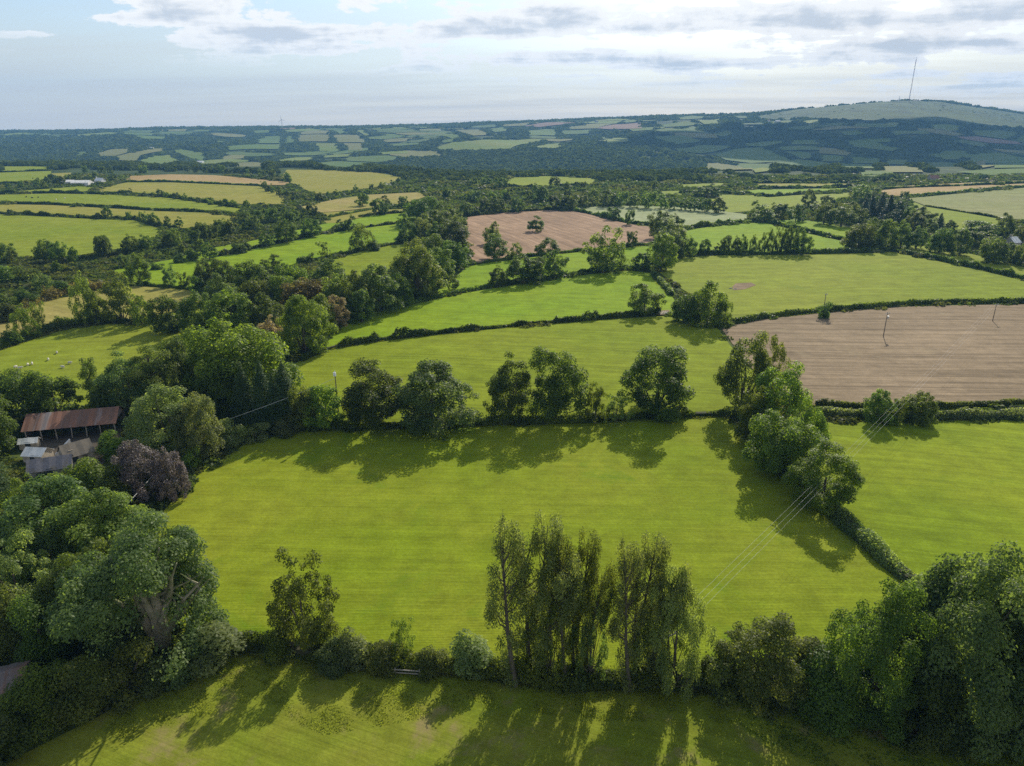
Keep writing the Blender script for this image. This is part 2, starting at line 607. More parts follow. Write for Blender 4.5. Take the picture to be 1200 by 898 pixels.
def proto_pine(seed, lod):
    rng = np.random.default_rng(seed)
    n, size = LOD[lod]
    cen, rad, out = [], [], []
    q = [tube([(0, 0, -.5), (.2, 0, 4), (-.1, .2, 8), (.2, 0, 11)], [.34, .28, .2, .06], 7)]
    for i in range(26):
        a = rng.random() * 6.28
        z = HN * (.46 + .5 * rng.random())
        r = WN * .40 * rng.random() ** .6 * (1.15 - (z / HN - .46))
        c = np.array([math.cos(a) * r, math.sin(a) * r, z])
        cen.append(c)
        rad.append(1.2 + .7 * rng.random())
        out.append(np.array([math.cos(a) * .3, math.sin(a) * .3, .9]))
        q.append(tube([(0, 0, z * .82), (c[0] * .6, c[1] * .6, z - .5), c], [.12, .08, .02], 4))
    V, t = clump_leaves(rng, np.array(cen), np.array(rad), unit(np.array(out)), int(n * .7), size * .9, .55, .4)
    return V, t, np.concatenate(q)


def proto_shrub(seed, lod):
    rng = np.random.default_rng(seed)
    n, size = LOD[lod]
    m = 34
    d = unit(rng.normal(size=(m, 3)))
    d[:, 2] = np.abs(d[:, 2])
    nz = dirnoise(rng, 6, 3)
    e = (.75 + .22 * nz(d))[:, None] * (.45 + .5 * rng.random((m, 1)))
    cen = d * e * np.array([WN * .42, WN * .42, HN * .74]) + np.array([0, 0, HN * .10])
    rad = 1.5 + 1.0 * rng.random(m)
    V, t = clump_leaves(rng, cen, rad, unit(d + np.array([0, 0, .4])), int(n * .8), size * 1.35, .95, .5)
    V[:, :, 2] = np.maximum(V[:, :, 2], -.2)
    q = [tube([(0, 0, -.4), (.2, 0, 1), c * .6 + np.array([0, 0, .3]), c], [.4, .3, .2, .05], 4) for c in cen[:7]]
    return V, t, np.concatenate(q)


def proto_big(seed, lod):
    return proto_dome(seed, lod, 1.15, .02, 125, 1.02, .20)


def proto_sparse(seed, lod):
    return proto_dome(seed, lod, .38, .06, 60, 1.15, .32, True)


KINDS = {
    'D': (lambda s, l: proto_dome(s, l), 4, 'broadleaf_tree'),
    'L': (lambda s, l: proto_dome(s, l, .62, .10, 84, 1.15, .22, True), 3, 'broadleaf_tree'),
    'B': (proto_big, 4, 'broadleaf_tree'),
    'T': (proto_sparse, 2, 'broadleaf_tree'),
    'U': (proto_upright, 3, 'upright_tree'),
    'C': (proto_conifer, 2, 'conifer_tree'),
    'F': (proto_fan, 1, 'broadleaf_tree'),
    'P': (proto_pine, 2, 'pine_tree'),
    'S': (proto_shrub, 3, 'shrub'),
}
CACHE = {}


def meshes(kind, var, lod, mat, joined):
    key = (kind, var, lod)
    if key not in CACHE:
        seed = hash((ord(kind), var)) % 9973 + 13
        V, t, q = KINDS[kind][0](seed, lod)
        c = V.mean(1)
        r = np.quantile(np.hypot(c[:, 0], c[:, 1]), .975)
        z0, z1 = np.quantile(c[:, 2], .01), np.quantile(c[:, 2], .998)
        lo = {'D': .09, 'L': .05, 'T': .04, 'B': .01, 'U': .02, 'C': .02, 'F': .03, 'P': .40, 'S': .0}[kind] * HN
        kz, kr = (HN - lo) / (z1 - z0), WN / 2 / r
        for A in (V, q):
            A[:, :, :2] *= kr
            if A is V or kind != 'F':
                zz = A[:, :, 2]
                A[:, :, 2] = np.where(zz > z0, lo + (zz - z0) * kz, zz * lo / max(z0, .1)) if A is q and z0 > .2 else lo + (zz - z0) * kz
        V[:, :, 2] = np.maximum(V[:, :, 2], .02)
        CACHE[key] = (V, t, q)
    V, t, q = CACHE[key]
    k2 = (kind, var, lod, mat, joined)
    if k2 not in CACHE:
        bark = IVYBARK if kind == 'F' else BARK
        if joined:
            CACHE[k2] = quad_mesh('tree_mesh', np.concatenate([V, q]), np.concatenate([t, np.zeros(len(q))]), (LEAF[mat], bark),
                                  np.concatenate([np.zeros(len(V)), np.ones(len(q))]))
        else:
            CACHE[k2] = (quad_mesh('crown_mesh', V, t, (LEAF[mat],)), quad_mesh('trunk_mesh', q, None, (bark,)))
    return CACHE[k2]


TREES = [0]


def tree(kind, mat, base, h, w, label, group=None, pxh=None, rot=None):
    TREES[0] += 1
    nm = KINDS[kind][2]
    if kind == 'S':
        nm = 'shrub'
    if pxh is None:
        pxh = h * F / fwd(base)
    lod = -1 if pxh > 115 else 0 if pxh > 60 else (1 if pxh > 21 else 2)
    if kind == 'F':
        lod = -1
    var = RND.randrange(KINDS[kind][1])
    if rot is None:
        rot = RND.random() * 6.28
    if kind == 'F':
        rot = 0.0
    if kind == 'U':
        rot = RND.choice((0, math.pi)) + RND.uniform(-.4, .4)
    w *= 1.0 if pxh > 60 else .96
    sc = (w / WN, w / WN * RND.uniform(.9, 1.1), h / HN)
    cat = 'bush' if kind == 'S' else 'tree'
    if pxh < 34:
        o = obj(nm, meshes(kind, var, lod, mat, True))
        o.location, o.rotation_euler, o.scale = base, (0, 0, rot), sc
    else:
        o = empty(nm, base, rot)
        o.scale = sc
        cm, tm = meshes(kind, var, lod, mat, False)
        obj('trunk', tm, o)
        obj('crown', cm, o)
    return tag(o, label, cat, group)


ORD = ['first', 'second', 'third', 'fourth', 'fifth', 'sixth', 'seventh', 'eighth', 'ninth', 'tenth', 'eleventh', 'twelfth', 'thirteenth', 'fourteenth',
       'fifteenth', 'sixteenth', 'seventeenth', 'eighteenth', 'nineteenth', 'twentieth', 'twenty-first', 'twenty-second', 'twenty-third', 'twenty-fourth',
       'twenty-fifth', 'twenty-sixth', 'twenty-seventh', 'twenty-eighth', 'twenty-ninth', 'thirtieth', 'thirty-first', 'thirty-second', 'thirty-third', 'thirty-fourth']
TONE = {'dark': 'dark green', 'mid': 'green', 'light': 'bright green', 'olive': 'olive green', 'pale': 'pale green', 'grey': 'grey green', 'purple': 'purple leaved',
        'pink': 'pale pinkish', 'brown': 'bronze brown', 'con': 'dark conifer', 'far': 'dark green', 'weed': 'bright green', 'willow': 'grey green'}


def cluster(where, group, items):
    """items: (x, top, base, width, kind, mat[, label]) in photo positions of where each plant stands"""
    items = sorted(items, key=lambda i: i[0])
    auto = [i for i in items if len(i) < 7]
    for it in items:
        x, top, b, w, kind, mat = it[:6]
        p = P(x, b)
        h = max(height_at(p, top), 1.2)
        wm = w * fwd(p) / F
        if len(it) > 6:
            lab = it[6]
        else:
            n = auto.index(it)
            noun = 'bush' if kind == 'S' else 'tree'
            lab = f"{TONE[mat]} {noun}, {ORD[n]} from the left {where}" if len(auto) > 1 else f"{TONE[mat]} {noun} {where}"
        tree(kind, mat, p, h, wm, lab, group if len(items) > 1 else None, b - top)


def belt(where, group, line, n, h0, h1, mix, spread=5.0, wr=(.75, 1.1)):
    pts = [P(*q) for q in line]
    seg = [0]
    for a, b in zip(pts, pts[1:]):
        seg.append(seg[-1] + (b - a).length)
    out = []
    for i in range(n):
        s = seg[-1] * (i + .5 + RND.uniform(-.38, .38)) / n
        k = max(j for j in range(len(seg) - 1) if seg[j] <= s)
        f = (s - seg[k]) / max(seg[k + 1] - seg[k], 1e-6)
        p = pts[k].lerp(pts[k + 1], f)
        p = p + Vector((RND.uniform(-1, 1) * spread * .5, RND.uniform(-1, 1) * spread, 0))
        p.z = float(tz(p.x, p.y))
        kind, mat = RND.choice(mix)
        h = RND.uniform(h0, h1) * (.45 if kind == 'S' else 1)
        out.append((proj(p.x, p.y, p.z)[0], p, h, h * RND.uniform(*wr) * (1.9 if kind == 'S' else (.55 if kind == 'C' else 1)), kind, mat))
    out.sort(key=lambda o: o[0])
    for i, (u, p, h, w, kind, mat) in enumerate(out):
        noun = 'bush' if kind == 'S' else 'tree'
        tree(kind, mat, p, h, w, f"{TONE[mat]} {noun}, {ORD[i]} from the left {where}", group)


# ------------------------------------------------------------------ land
def build_ground():
    ys = list(np.arange(-260, 60, 20.0))
    y = 60.0
    while y < 7200:
        ys.append(y)
        y *= 1.016
    ys = np.array(ys + [7200.0])
    K = 280
    k = np.linspace(-1, 1, K + 1)
    w = 380 + .98 * np.maximum(ys, 0)
    X = w[:, None] * k[None, :]
    Y = np.repeat(ys[:, None], K + 1, 1)
    Z = tz(X, Y)
    R = len(ys)
    me = bpy.data.meshes.new('ground')
    co = np.stack([X, Y, Z], -1).reshape(-1, 3)
    i = np.arange(R - 1)[:, None] * (K + 1) + np.arange(K)[None, :]
    f = np.stack([i, i + 1, i + K + 2, i + K + 1], -1).reshape(-1, 4)
    me.vertices.add(len(co))
    me.vertices.foreach_set('co', co.astype(np.float32).ravel())
    me.loops.add(f.size)
    me.loops.foreach_set('vertex_index', f.astype(np.int32).ravel())
    me.polygons.add(len(f))
    me.polygons.foreach_set('loop_start', np.arange(0, f.size, 4, dtype=np.int32))
    me.polygons.foreach_set('loop_total', np.full(len(f), 4, dtype=np.int32))
    me.polygons.foreach_set('use_smooth', np.ones(len(f), bool))
    me.materials.append(FM['ground'])
    me.materials.append(FM['farland'])
    fy = Y[:-1, :-1].reshape(-1)
    me.polygons.foreach_set('material_index', (fy > 1050).astype(np.int32))
    me.update(calc_edges=True)
    o = obj('ground', me)
    tag(o, 'rolling green farmland under the hedges and woods', None, None, 'structure')


RANK = [0]


def field(name, mat, poly, extra=0.0, label=None, world=False):
    pts = [Vector((q[0], q[1], 0)) for q in poly] if world else [P(*q) for q in poly]
    RANK[0] += 1
    # densify the outline, then fill with a grid
    out = []
    n = len(pts)
    ym = sum(p.y for p in pts) / n
    step = max(4.0, ym / 55)
    for i in range(n):
        a, b = pts[i], pts[(i + 1) % n]
        m = max(1, int((b - a).length / step))
        for j in range(m):
            out.append(a.lerp(b, j / m))
    # soften the corners of the drawn outline a little
    v2 = [Vector((p.x, p.y)) for p in out]
    nb = len(v2)
    x0, x1 = min(p.x for p in v2), max(p.x for p in v2)
    y0, y1 = min(p.y for p in v2), max(p.y for p in v2)
    gx, gy = np.meshgrid(np.arange(x0, x1, step), np.arange(y0, y1, step))
    gx, gy = gx.ravel(), gy.ravel()
    ins = inpoly(gx, gy, [(p.x, p.y) for p in v2])
    for x, y in zip(gx[ins], gy[ins]):
        v2.append(Vector((x + .01, y + .013)))
    edges = [(i, (i + 1) % nb) for i in range(nb)]
    vs, es, fs, *_ = delaunay_2d_cdt(v2, edges, [], 1, .02)
    me = bpy.data.meshes.new(name)
    xs = np.array([v.x for v in vs])
    ysv = np.array([v.y for v in vs])
    zs = tz(xs, ysv) + .02 + .00065 * ysv + .003 * (RANK[0] % 9) + extra
    me.from_pydata(list(zip(xs, ysv, zs)), [], fs)
    me.materials.append(FM[mat])
    for p in me.polygons:
        p.use_smooth = True
    if me.polygons and me.polygons[0].normal.z < 0:
        me.flip_normals()
    o = obj(name, me)
    tag(o, label, None, None, 'structure')
    return o


#FIELDS
build_ground()
NEAR_FIELDS = [
    ('grass_field', 'front', [(-200, 905), (-260, 1010), (1480, 1010), (1400, 860), (1100, 842), (960, 818), (800, 803), (640, 799), (480, 783), (300, 763), (215, 775), (120, 838), (10, 893)]),
    ('grass_field', 'main', [(182, 610), (205, 585), (240, 550), (290, 520), (345, 506), (440, 502), (520, 501), (600, 498), (680, 495), (760, 491), (855, 488), (880, 512), (930, 562), (965, 592), (1020, 645), (1078, 700), (960, 760), (800, 798), (640, 793), (480, 776), (400, 770), (300, 756), (215, 748)]),
    ('grass_field', 'right', [(965, 496), (1060, 495), (1300, 490), (1360, 640), (1200, 690), (1085, 690), (1020, 642), (965, 590), (945, 560)]),
    ('stubble_field', 'till', [(862, 381), (900, 374), (950, 369), (1000, 364), (1060, 360), (1200, 357), (1420, 356), (1420, 472), (1200, 474), (1050, 478), (960, 478), (900, 452), (870, 420), (845, 385)]),
    ('grass_field', 'yellow', [(330, 440), (358, 418), (400, 408), (470, 398), (540, 390), (620, 383), (700, 376), (780, 371), (840, 384), (870, 425), (900, 452), (880, 484), (760, 487), (600, 493), (440, 498), (360, 498), (330, 470)]),
    ('grass_field', 'lush', [(365, 410), (400, 385), (440, 364), (500, 354), (540, 345), (600, 335), (680, 323), (740, 318), (768, 322), (785, 345), (800, 365), (774, 368), (700, 373), (620, 380), (540, 387), (470, 395), (400, 405)]),
    ('grass_field', 'graze', [(772, 320), (790, 302), (850, 300), (945, 299), (1045, 296), (1100, 307), (1150, 318), (1200, 330), (1320, 352), (1200, 352), (1120, 353), (1060, 355), (1000, 360), (950, 364), (900, 369), (862, 376), (800, 340)]),
    ('grass_field', 'lush', [(500, 348), (530, 330), (548, 312), (625, 302), (700, 294), (770, 288), (775, 310), (740, 314), (680, 318), (600, 330), (540, 340)]),
    ('stubble_field', 'till2', [(541, 256), (580, 251), (638, 247), (674, 248), (708, 256), (736, 263), (765, 267), (770, 286), (745, 288), (700, 291), (625, 299), (555, 311), (548, 290)]),
    ('crop_field', 'pale', [(676, 247), (690, 243), (740, 242), (790, 243), (840, 247), (882, 253), (878, 259), (836, 263), (800, 268), (763, 261), (736, 260), (708, 254)]),
    ('grass_field', 'lush', [(775, 285), (800, 271), (836, 266), (880, 262), (898, 262), (940, 273), (990, 284), (1000, 295), (945, 297), (850, 298), (785, 300)]),
    ('grass_field', 'lush', [(903, 260), (930, 258), (960, 261), (1000, 268), (1010, 282), (990, 281), (945, 271)]),
    ('grass_field', 'graze', [(1048, 293), (1065, 289), (1085, 287), (1136, 298), (1200, 312), (1330, 336), (1320, 350), (1200, 327), (1150, 315), (1100, 304)]),
    ('crop_field', 'palegr', [(1062, 233), (1100, 230), (1140, 226), (1200, 221), (1330, 212), (1400, 250), (1240, 262), (1170, 256), (1130, 249), (1085, 242)]),
    ('grass_field', 'graze', [(1062, 234), (1085, 243), (1130, 250), (1170, 257), (1185, 268), (1120, 270), (1085, 266), (1070, 250)]),
    ('stubble_field', 'tan', [(1030, 224), (1060, 221), (1125, 219), (1200, 216), (1330, 210), (1330, 210.8), (1200, 218), (1140, 223), (1100, 227), (1062, 230), (1040, 231)]),
    ('stubble_field', 'tan', [(1032, 220), (1090, 217), (1160, 214), (1240, 211), (1240, 212.5), (1160, 215.5), (1090, 218.5), (1032, 221.5)]),
    ('grass_field', 'graze', [(828, 236), (846, 229), (880, 229), (900, 232), (940, 229), (970, 228), (1000, 226), (1000, 232), (960, 240), (880, 248), (852, 250), (838, 247)]),
    ('grass_field', 'lush', [(848, 226), (888, 223), (996, 221), (998, 223), (944, 226), (900, 230), (880, 227)]),
    ('grass_field', 'dry', [(886, 216), (950, 215.5), (1010, 216), (1000, 219), (940, 220), (888, 220)]),
    ('grass_field', 'graze', [(794, 217), (852, 215), (850, 219.5), (800, 220)]),
    ('grass_field', 'graze', [(768, 225), (803, 224), (801, 229), (778, 229)]),
    ('grass_field', 'graze', [(588, 216), (600, 209), (640, 207), (700, 210), (692, 217), (640, 219), (590, 219)]),
    ('grass_field', 'dry', [(330, 208), (336, 199.5), (380, 200), (440, 203), (478, 209), (440, 220), (395, 226), (372, 228), (350, 220)]),
    ('stubble_field', 'tangr', [(352, 243), (395, 234), (430, 229), (492, 226), (500, 231), (470, 240), (436, 244), (400, 248), (372, 250)]),
    ('grass_field', 'dry', [(378, 250), (436, 246), (476, 246), (480, 249), (430, 254), (395, 262), (380, 262)]),
    ('grass_field', 'lush', [(400, 262), (430, 254), (476, 250), (478, 260), (442, 265), (412, 270), (398, 270)]),
    ('grass_field', 'lush', [(255, 302), (295, 293), (340, 284), (380, 275), (414, 270), (442, 266), (478, 262), (482, 283), (460, 287), (426, 293), (392, 301), (348, 310), (300, 318), (240, 322), (238, 306)]),
    ('grass_field', 'yellow', [(385, 306), (426, 295), (460, 288), (482, 286), (478, 308), (440, 322), (400, 328), (376, 320)]),
    ('grass_field', 'lush', [(160, 332), (130, 318), (200, 305), (255, 290), (300, 282), (340, 272), (385, 262), (400, 262), (380, 272), (340, 281), (294, 291), (258, 299), (236, 305), (236, 322), (240, 339), (200, 336)]),
    ('stubble_field', 'tangr', [(-60, 400), (0, 378), (40, 358), (84, 347), (130, 338), (160, 336), (200, 339), (236, 342), (238, 362), (200, 366), (156, 377), (128, 375), (80, 380), (40, 394), (0, 408), (-60, 425)]),
    ('grass_field', 'graze', [(-80, 432), (0, 412), (40, 398), (80, 386), (128, 380), (156, 381), (200, 368), (240, 362), (245, 398), (200, 408), (150, 425), (120, 450), (100, 478), (60, 480), (-80, 480)]),
    ('stubble_field', 'tan', [(146, 213), (150, 207), (200, 205), (250, 206), (305, 211), (338, 214), (340, 217.5), (304, 217.5), (260, 215.5), (200, 213)]),
    ('grass_field', 'dry', [(112, 226), (125, 219), (150, 214.5), (200, 214.5), (260, 217), (305, 219), (330, 226), (335, 240), (285, 240), (240, 234), (192, 230), (150, 227)]),
    ('grass_field', 'graze', [(-60, 231), (0, 229), (60, 227.5), (132, 229), (192, 232), (240, 239), (285, 246), (276, 251), (240, 247), (178, 245), (130, 243), (60, 239), (0, 238), (-60, 238)]),
    ('grass_field', 'dry', [(-60, 240), (0, 240), (60, 241), (130, 245), (178, 248), (240, 250), (276, 254), (270, 263), (215, 268), (174, 263), (160, 256), (120, 255), (60, 251), (0, 249), (-60, 249)]),
    ('grass_field', 'graze', [(-80, 253), (0, 252), (60, 255), (120, 258), (160, 259), (190, 270), (180, 285), (140, 292), (90, 300), (0, 302), (-80, 302)]),
    ('grass_field', 'graze', [(-40, 203), (0, 203), (60, 201), (60, 209), (30, 215), (0, 216), (-40, 216)]),
    ('grass_field', 'graze', [(0, 196), (20, 195.5), (62, 196), (62, 200), (0, 202)]),
    ('grass_field', 'graze', [(5, 226), (30, 224), (88, 219), (112, 220), (100, 226), (60, 226)]),
    ('grass_field', 'dry', [(60, 204), (84, 203), (80, 208), (62, 209)]),
    ('bare_earth', 'earth', [(858, 337), (862, 333), (880, 332), (886, 335), (872, 340), (860, 341)], ),
    ('bare_earth', 'earth', [(770, 370), (772, 365), (784, 364), (786, 370)]),
    ('farm_track', 'track', [(236, 530), (246, 520), (254, 505), (252, 488), (262, 470), (268, 470), (260, 488), (264, 505), (254, 523), (246, 534)]),
    ('farm_yard', 'yard', [(20, 520), (40, 512), (140, 500), (150, 515), (120, 545), (40, 550)]),
]
for nm, mat, poly in NEAR_FIELDS:
    field(nm, mat, poly, .05 if nm in ('bare_earth', 'farm_track') else 0)
FAR_FIELDS = [
    ('faryellow', [(111, 182), (130, 176), (156, 175), (150, 180), (135, 184), (115, 184)]),
    ('faryellow', [(134, 185), (150, 181), (170, 177), (195, 174), (190, 178), (165, 183), (160, 190), (140, 189)]),
    ('farbright', [(165, 189), (178, 184), (200, 182.5), (213, 190), (190, 193.5), (168, 192.5)]),
    ('fargreen', [(198, 177), (215, 176), (242, 181), (242, 191), (220, 185)]),
    ('fargreen', [(297, 166), (310, 161), (332, 160), (328, 169), (305, 169)]),
    ('fargreen', [(336, 160), (346, 160), (344, 168), (332, 169)]),
    ('faryellow', [(349, 157), (365, 154), (385, 154), (388, 158), (350, 158.6)]),
    ('faryellow', [(349, 159.4), (387, 159), (387, 167), (350, 167)]),
    ('faryellow', [(389, 159), (418, 159), (432, 168), (395, 168)]),
    ('fargreen', [(262, 173), (290, 170.5), (330, 170), (328, 176), (270, 177)]),
    ('farbright', [(369, 169), (395, 169), (400, 178), (375, 178)]),
    ('faryellow', [(403, 169), (428, 169), (424, 177), (408, 177)]),
    ('faryellow', [(256, 186), (270, 183), (287, 183), (285, 187), (262, 188)]),
    ('farbright', [(321, 189), (345, 185.5), (376, 185), (360, 189), (335, 191)]),
    ('farbright', [(378, 183.5), (415, 181), (412, 184.5), (380, 186)]),
    ('farbright', [(440, 180), (478, 178), (478, 181), (445, 182.5)]),
    ('farbright', [(414, 154), (422, 153), (436, 159), (428, 160)]),
    ('fargreen', [(390, 153), (400, 153), (408, 157), (398, 158)]),
    ('fargreen', [(450, 158), (462, 158), (474, 162), (455, 162)]),
    ('fargreen', [(295, 154), (320, 153), (318, 156.5), (298, 157)]),
    ('farbright', [(508, 174.5), (530, 168), (560, 165), (620, 164), (640, 164), (612, 170), (598, 175.5), (570, 176.5), (520, 177)]),
    ('farbright', [(624, 173), (640, 170), (660, 169), (658, 174.5), (630, 175.5)]),
    ('fargreen', [(618, 154), (640, 152), (655, 153), (650, 160), (620, 160)]),
    ('fargreen', [(655, 154), (692, 153), (692, 157.5), (662, 158.5)]),
    ('faryellow', [(665, 149.5), (700, 146), (718, 146), (700, 151.5), (668, 152.5)]),
    ('farbrown', [(700, 151.5), (719, 147), (752, 144.5), (752, 151.5), (715, 152.5)]),
    ('fargreen', [(516, 160), (530, 158), (541, 161), (530, 163.5)]),
    ('faryellow', [(532, 153), (560, 153), (578, 158), (555, 160)]),
    ('farbright', [(706, 166), (720, 162), (740, 163), (738, 167.5), (712, 169.5)]),
    ('fargreen', [(515, 165.5), (535, 163), (532, 167), (520, 168.5)]),
    ('faryellow', [(482, 153.5), (500, 152), (545, 150.8), (545, 152.6), (500, 154)]),
    ('fargreen', [(790, 175), (820, 171), (860, 172), (840, 178), (822, 181), (795, 178.5)]),
    ('fargreen', [(835, 181.5), (862, 175), (895, 174), (915, 182), (927, 190), (880, 192.5), (850, 188.5)]),
    ('faryellow', [(824, 193), (840, 191.5), (870, 197), (882, 200), (850, 201), (825, 200)]),
    ('farbright', [(882, 200), (895, 198), (907, 201.5), (885, 204)]),
    ('farbright', [(813, 141.5), (843, 140), (845, 146), (825, 146.5)]),
    ('fargreen', [(765, 160.5), (800, 160), (823, 166.5), (795, 170), (780, 168.5)]),
    ('fargreen', [(912, 173), (940, 172), (960, 173), (960, 177), (915, 177.5)]),
    ('fargreen', [(920, 178.5), (945, 179.5), (960, 186.5), (940, 187.5)]),
    ('fargreen', [(835, 157), (850, 153.5), (863, 158), (845, 161.5)]),
    ('fargreen', [(925, 165.5), (960, 165), (960, 170.5), (928, 170.5)]),
    ('farbright', [(940, 142.5), (962, 141), (962, 146), (945, 146)]),
    ('fargreen', [(992, 166.5), (1010, 164.5), (1055, 175), (1045, 178.5), (1000, 173.5)]),
    ('fargreen', [(1010, 163.5), (1045, 163), (1048, 168), (1022, 168)]),
    ('faryellow', [(960, 173.5), (985, 176), (998, 180), (992, 183.5), (960, 181)]),
    ('fargreen', [(960, 182.5), (988, 184), (990, 190.5), (962, 190.5)]),
    ('fargreen', [(992, 184.5), (1030, 186.5), (1033, 193), (998, 192.5)]),
    ('fargreen', [(1038, 187.5), (1066, 188.5), (1064, 194.5), (1040, 193.5)]),
    ('fargreen', [(982, 192.5), (1030, 194.5), (1026, 199), (985, 198.5)]),
    ('faryellow', [(1028, 198), (1050, 194), (1078, 198.5), (1082, 203.5), (1035, 203.5)]),
    ('fargreen', [(1008, 202.5), (1045, 201.5), (1048, 208), (1010, 209)]),
    ('fargreen', [(1086, 182.5), (1112, 177), (1130, 178), (1146, 184.5), (1110, 188.5)]),
    ('faryellow', [(1137, 192.5), (1155, 188.5), (1165, 196), (1150, 198.5)]),
    ('fargreen', [(1163, 193), (1200, 192), (1240, 192), (1240, 198), (1165, 198.5)]),
    ('fargreen', [(1120, 203), (1150, 200.5), (1200, 199), (1240, 199), (1240, 208), (1160, 207)]),
    ('farbright', [(1087, 147.5), (1110, 146), (1128, 149), (1125, 152.5), (1095, 152.5)]),
    ('faryellow', [(1103, 153.5), (1125, 153), (1125, 156.5), (1105, 156.5)]),
    ('farbright', [(1032, 148), (1045, 144.5), (1056, 145), (1050, 149.5)]),
    ('fargreen', [(985, 156), (1005, 154), (1015, 158), (992, 160)]),
    ('fargreen', [(1040, 154), (1085, 153.5), (1090, 158), (1050, 160)]),
    ('fargreen', [(800, 152), (812, 149), (820, 152), (806, 155)]),
    ('fargreen', [(572, 152), (590, 150), (600, 154), (580, 156)]),
    ('fargreen', [(0, 161), (10, 160), (14, 162), (2, 164)]),
    ('fargreen', [(85, 180), (105, 178), (108, 181), (92, 183)]),
]
MOOR = [(880, 138), (905, 134), (930, 129.5), (1000, 123), (1060, 118.6), (1100, 120), (1150, 127.5), (1200, 135), (1300, 146.5), (1300, 160), (1200, 152), (1160, 149), (1100, 144), (1040, 143), (1000, 142), (940, 140.5), (900, 142)]
field('moor', 'moor', MOOR, 1.0)
for mat, poly in FAR_FIELDS:
    field('far_field', mat, poly, 1.5)
WOODS = [[(-60, 160), (90, 161), (200, 163), (262, 170), (250, 180), (215, 176), (150, 172), (108, 180), (95, 195), (-60, 197)],
         [(440, 186), (500, 180), (640, 176), (700, 176), (790, 180), (822, 190), (822, 206), (700, 212), (440, 212)],
         [(740, 164), (790, 170), (790, 180), (700, 175)], [(840, 146), (930, 148), (935, 165), (870, 172), (830, 160)],
         [(1075, 166), (1135, 168), (1130, 174), (1090, 178)], [(1060, 190), (1085, 192), (1085, 200), (1075, 206)]]
CELLS = []


def patchwork():
    """small hedged fields that cover the far valley side between the woods"""
    rng = np.random.default_rng(21)
    seeds = []
    y = 1700.0
    while y < 4250:
        dx = 125 + y * .022
        for x in np.arange(-.78 * y, .78 * y, dx):
            seeds.append((x + rng.uniform(-.36, .36) * dx, y + rng.uniform(-.36, .36) * 150))
        y += 150
    seeds = np.array(seeds)
    polys = [p for m, p in FAR_FIELDS] + [MOOR]
    for i, c in enumerate(seeds):
        u, v = proj(c[0], c[1], float(tz(*c)))
        if not (-50 < u < 1250) or any(inpoly(np.array([u]), np.array([v]), w_)[0] for w_ in WOODS) or rng.random() < .16:
            continue
        nb = seeds[np.argsort(((seeds - c) ** 2).sum(1))[1:16]]
        poly = [np.array(c) + d for d in ((-220, -220), (220, -220), (220, 220), (-220, 220))]
        for q in nb:
            m, d = (c + q) / 2, q - c
            d = d / np.linalg.norm(d)
            m = m - d * 8.0
            new = []
            for k in range(len(poly)):
                a, b = poly[k], poly[(k + 1) % len(poly)]
                da, db = (a - m) @ d, (b - m) @ d
                if da <= 0:
                    new.append(a)
                if (da < 0) != (db < 0):
                    new.append(a + (b - a) * da / (da - db))
            poly = new
            if len(poly) < 3:
                break
        if len(poly) < 3:
            continue
        pa = np.array(poly)
        mid = (pa + np.roll(pa, -1, 0)) / 2
        tst = np.concatenate([pa, mid, pa.mean(0)[None]])
        uu, vv = proj(tst[:, 0], tst[:, 1], tz(tst[:, 0], tst[:, 1]))
        if any(inpoly(uu, vv, p_).mean() > .12 for p_ in polys) or pa[:, 1].max() > 4190:
            continue
        CELLS.append(pa)
        field('far_field', rng.choice(['fargreen', 'fardark', 'fardark', 'faryellow', 'fargreen', 'farbright', 'farbrown'], p=[.3, .2, .12, .16, .1, .09, .03]), poly, 1.2, None, True)


patchwork()
print('CELLS', len(CELLS))
#HEDGES


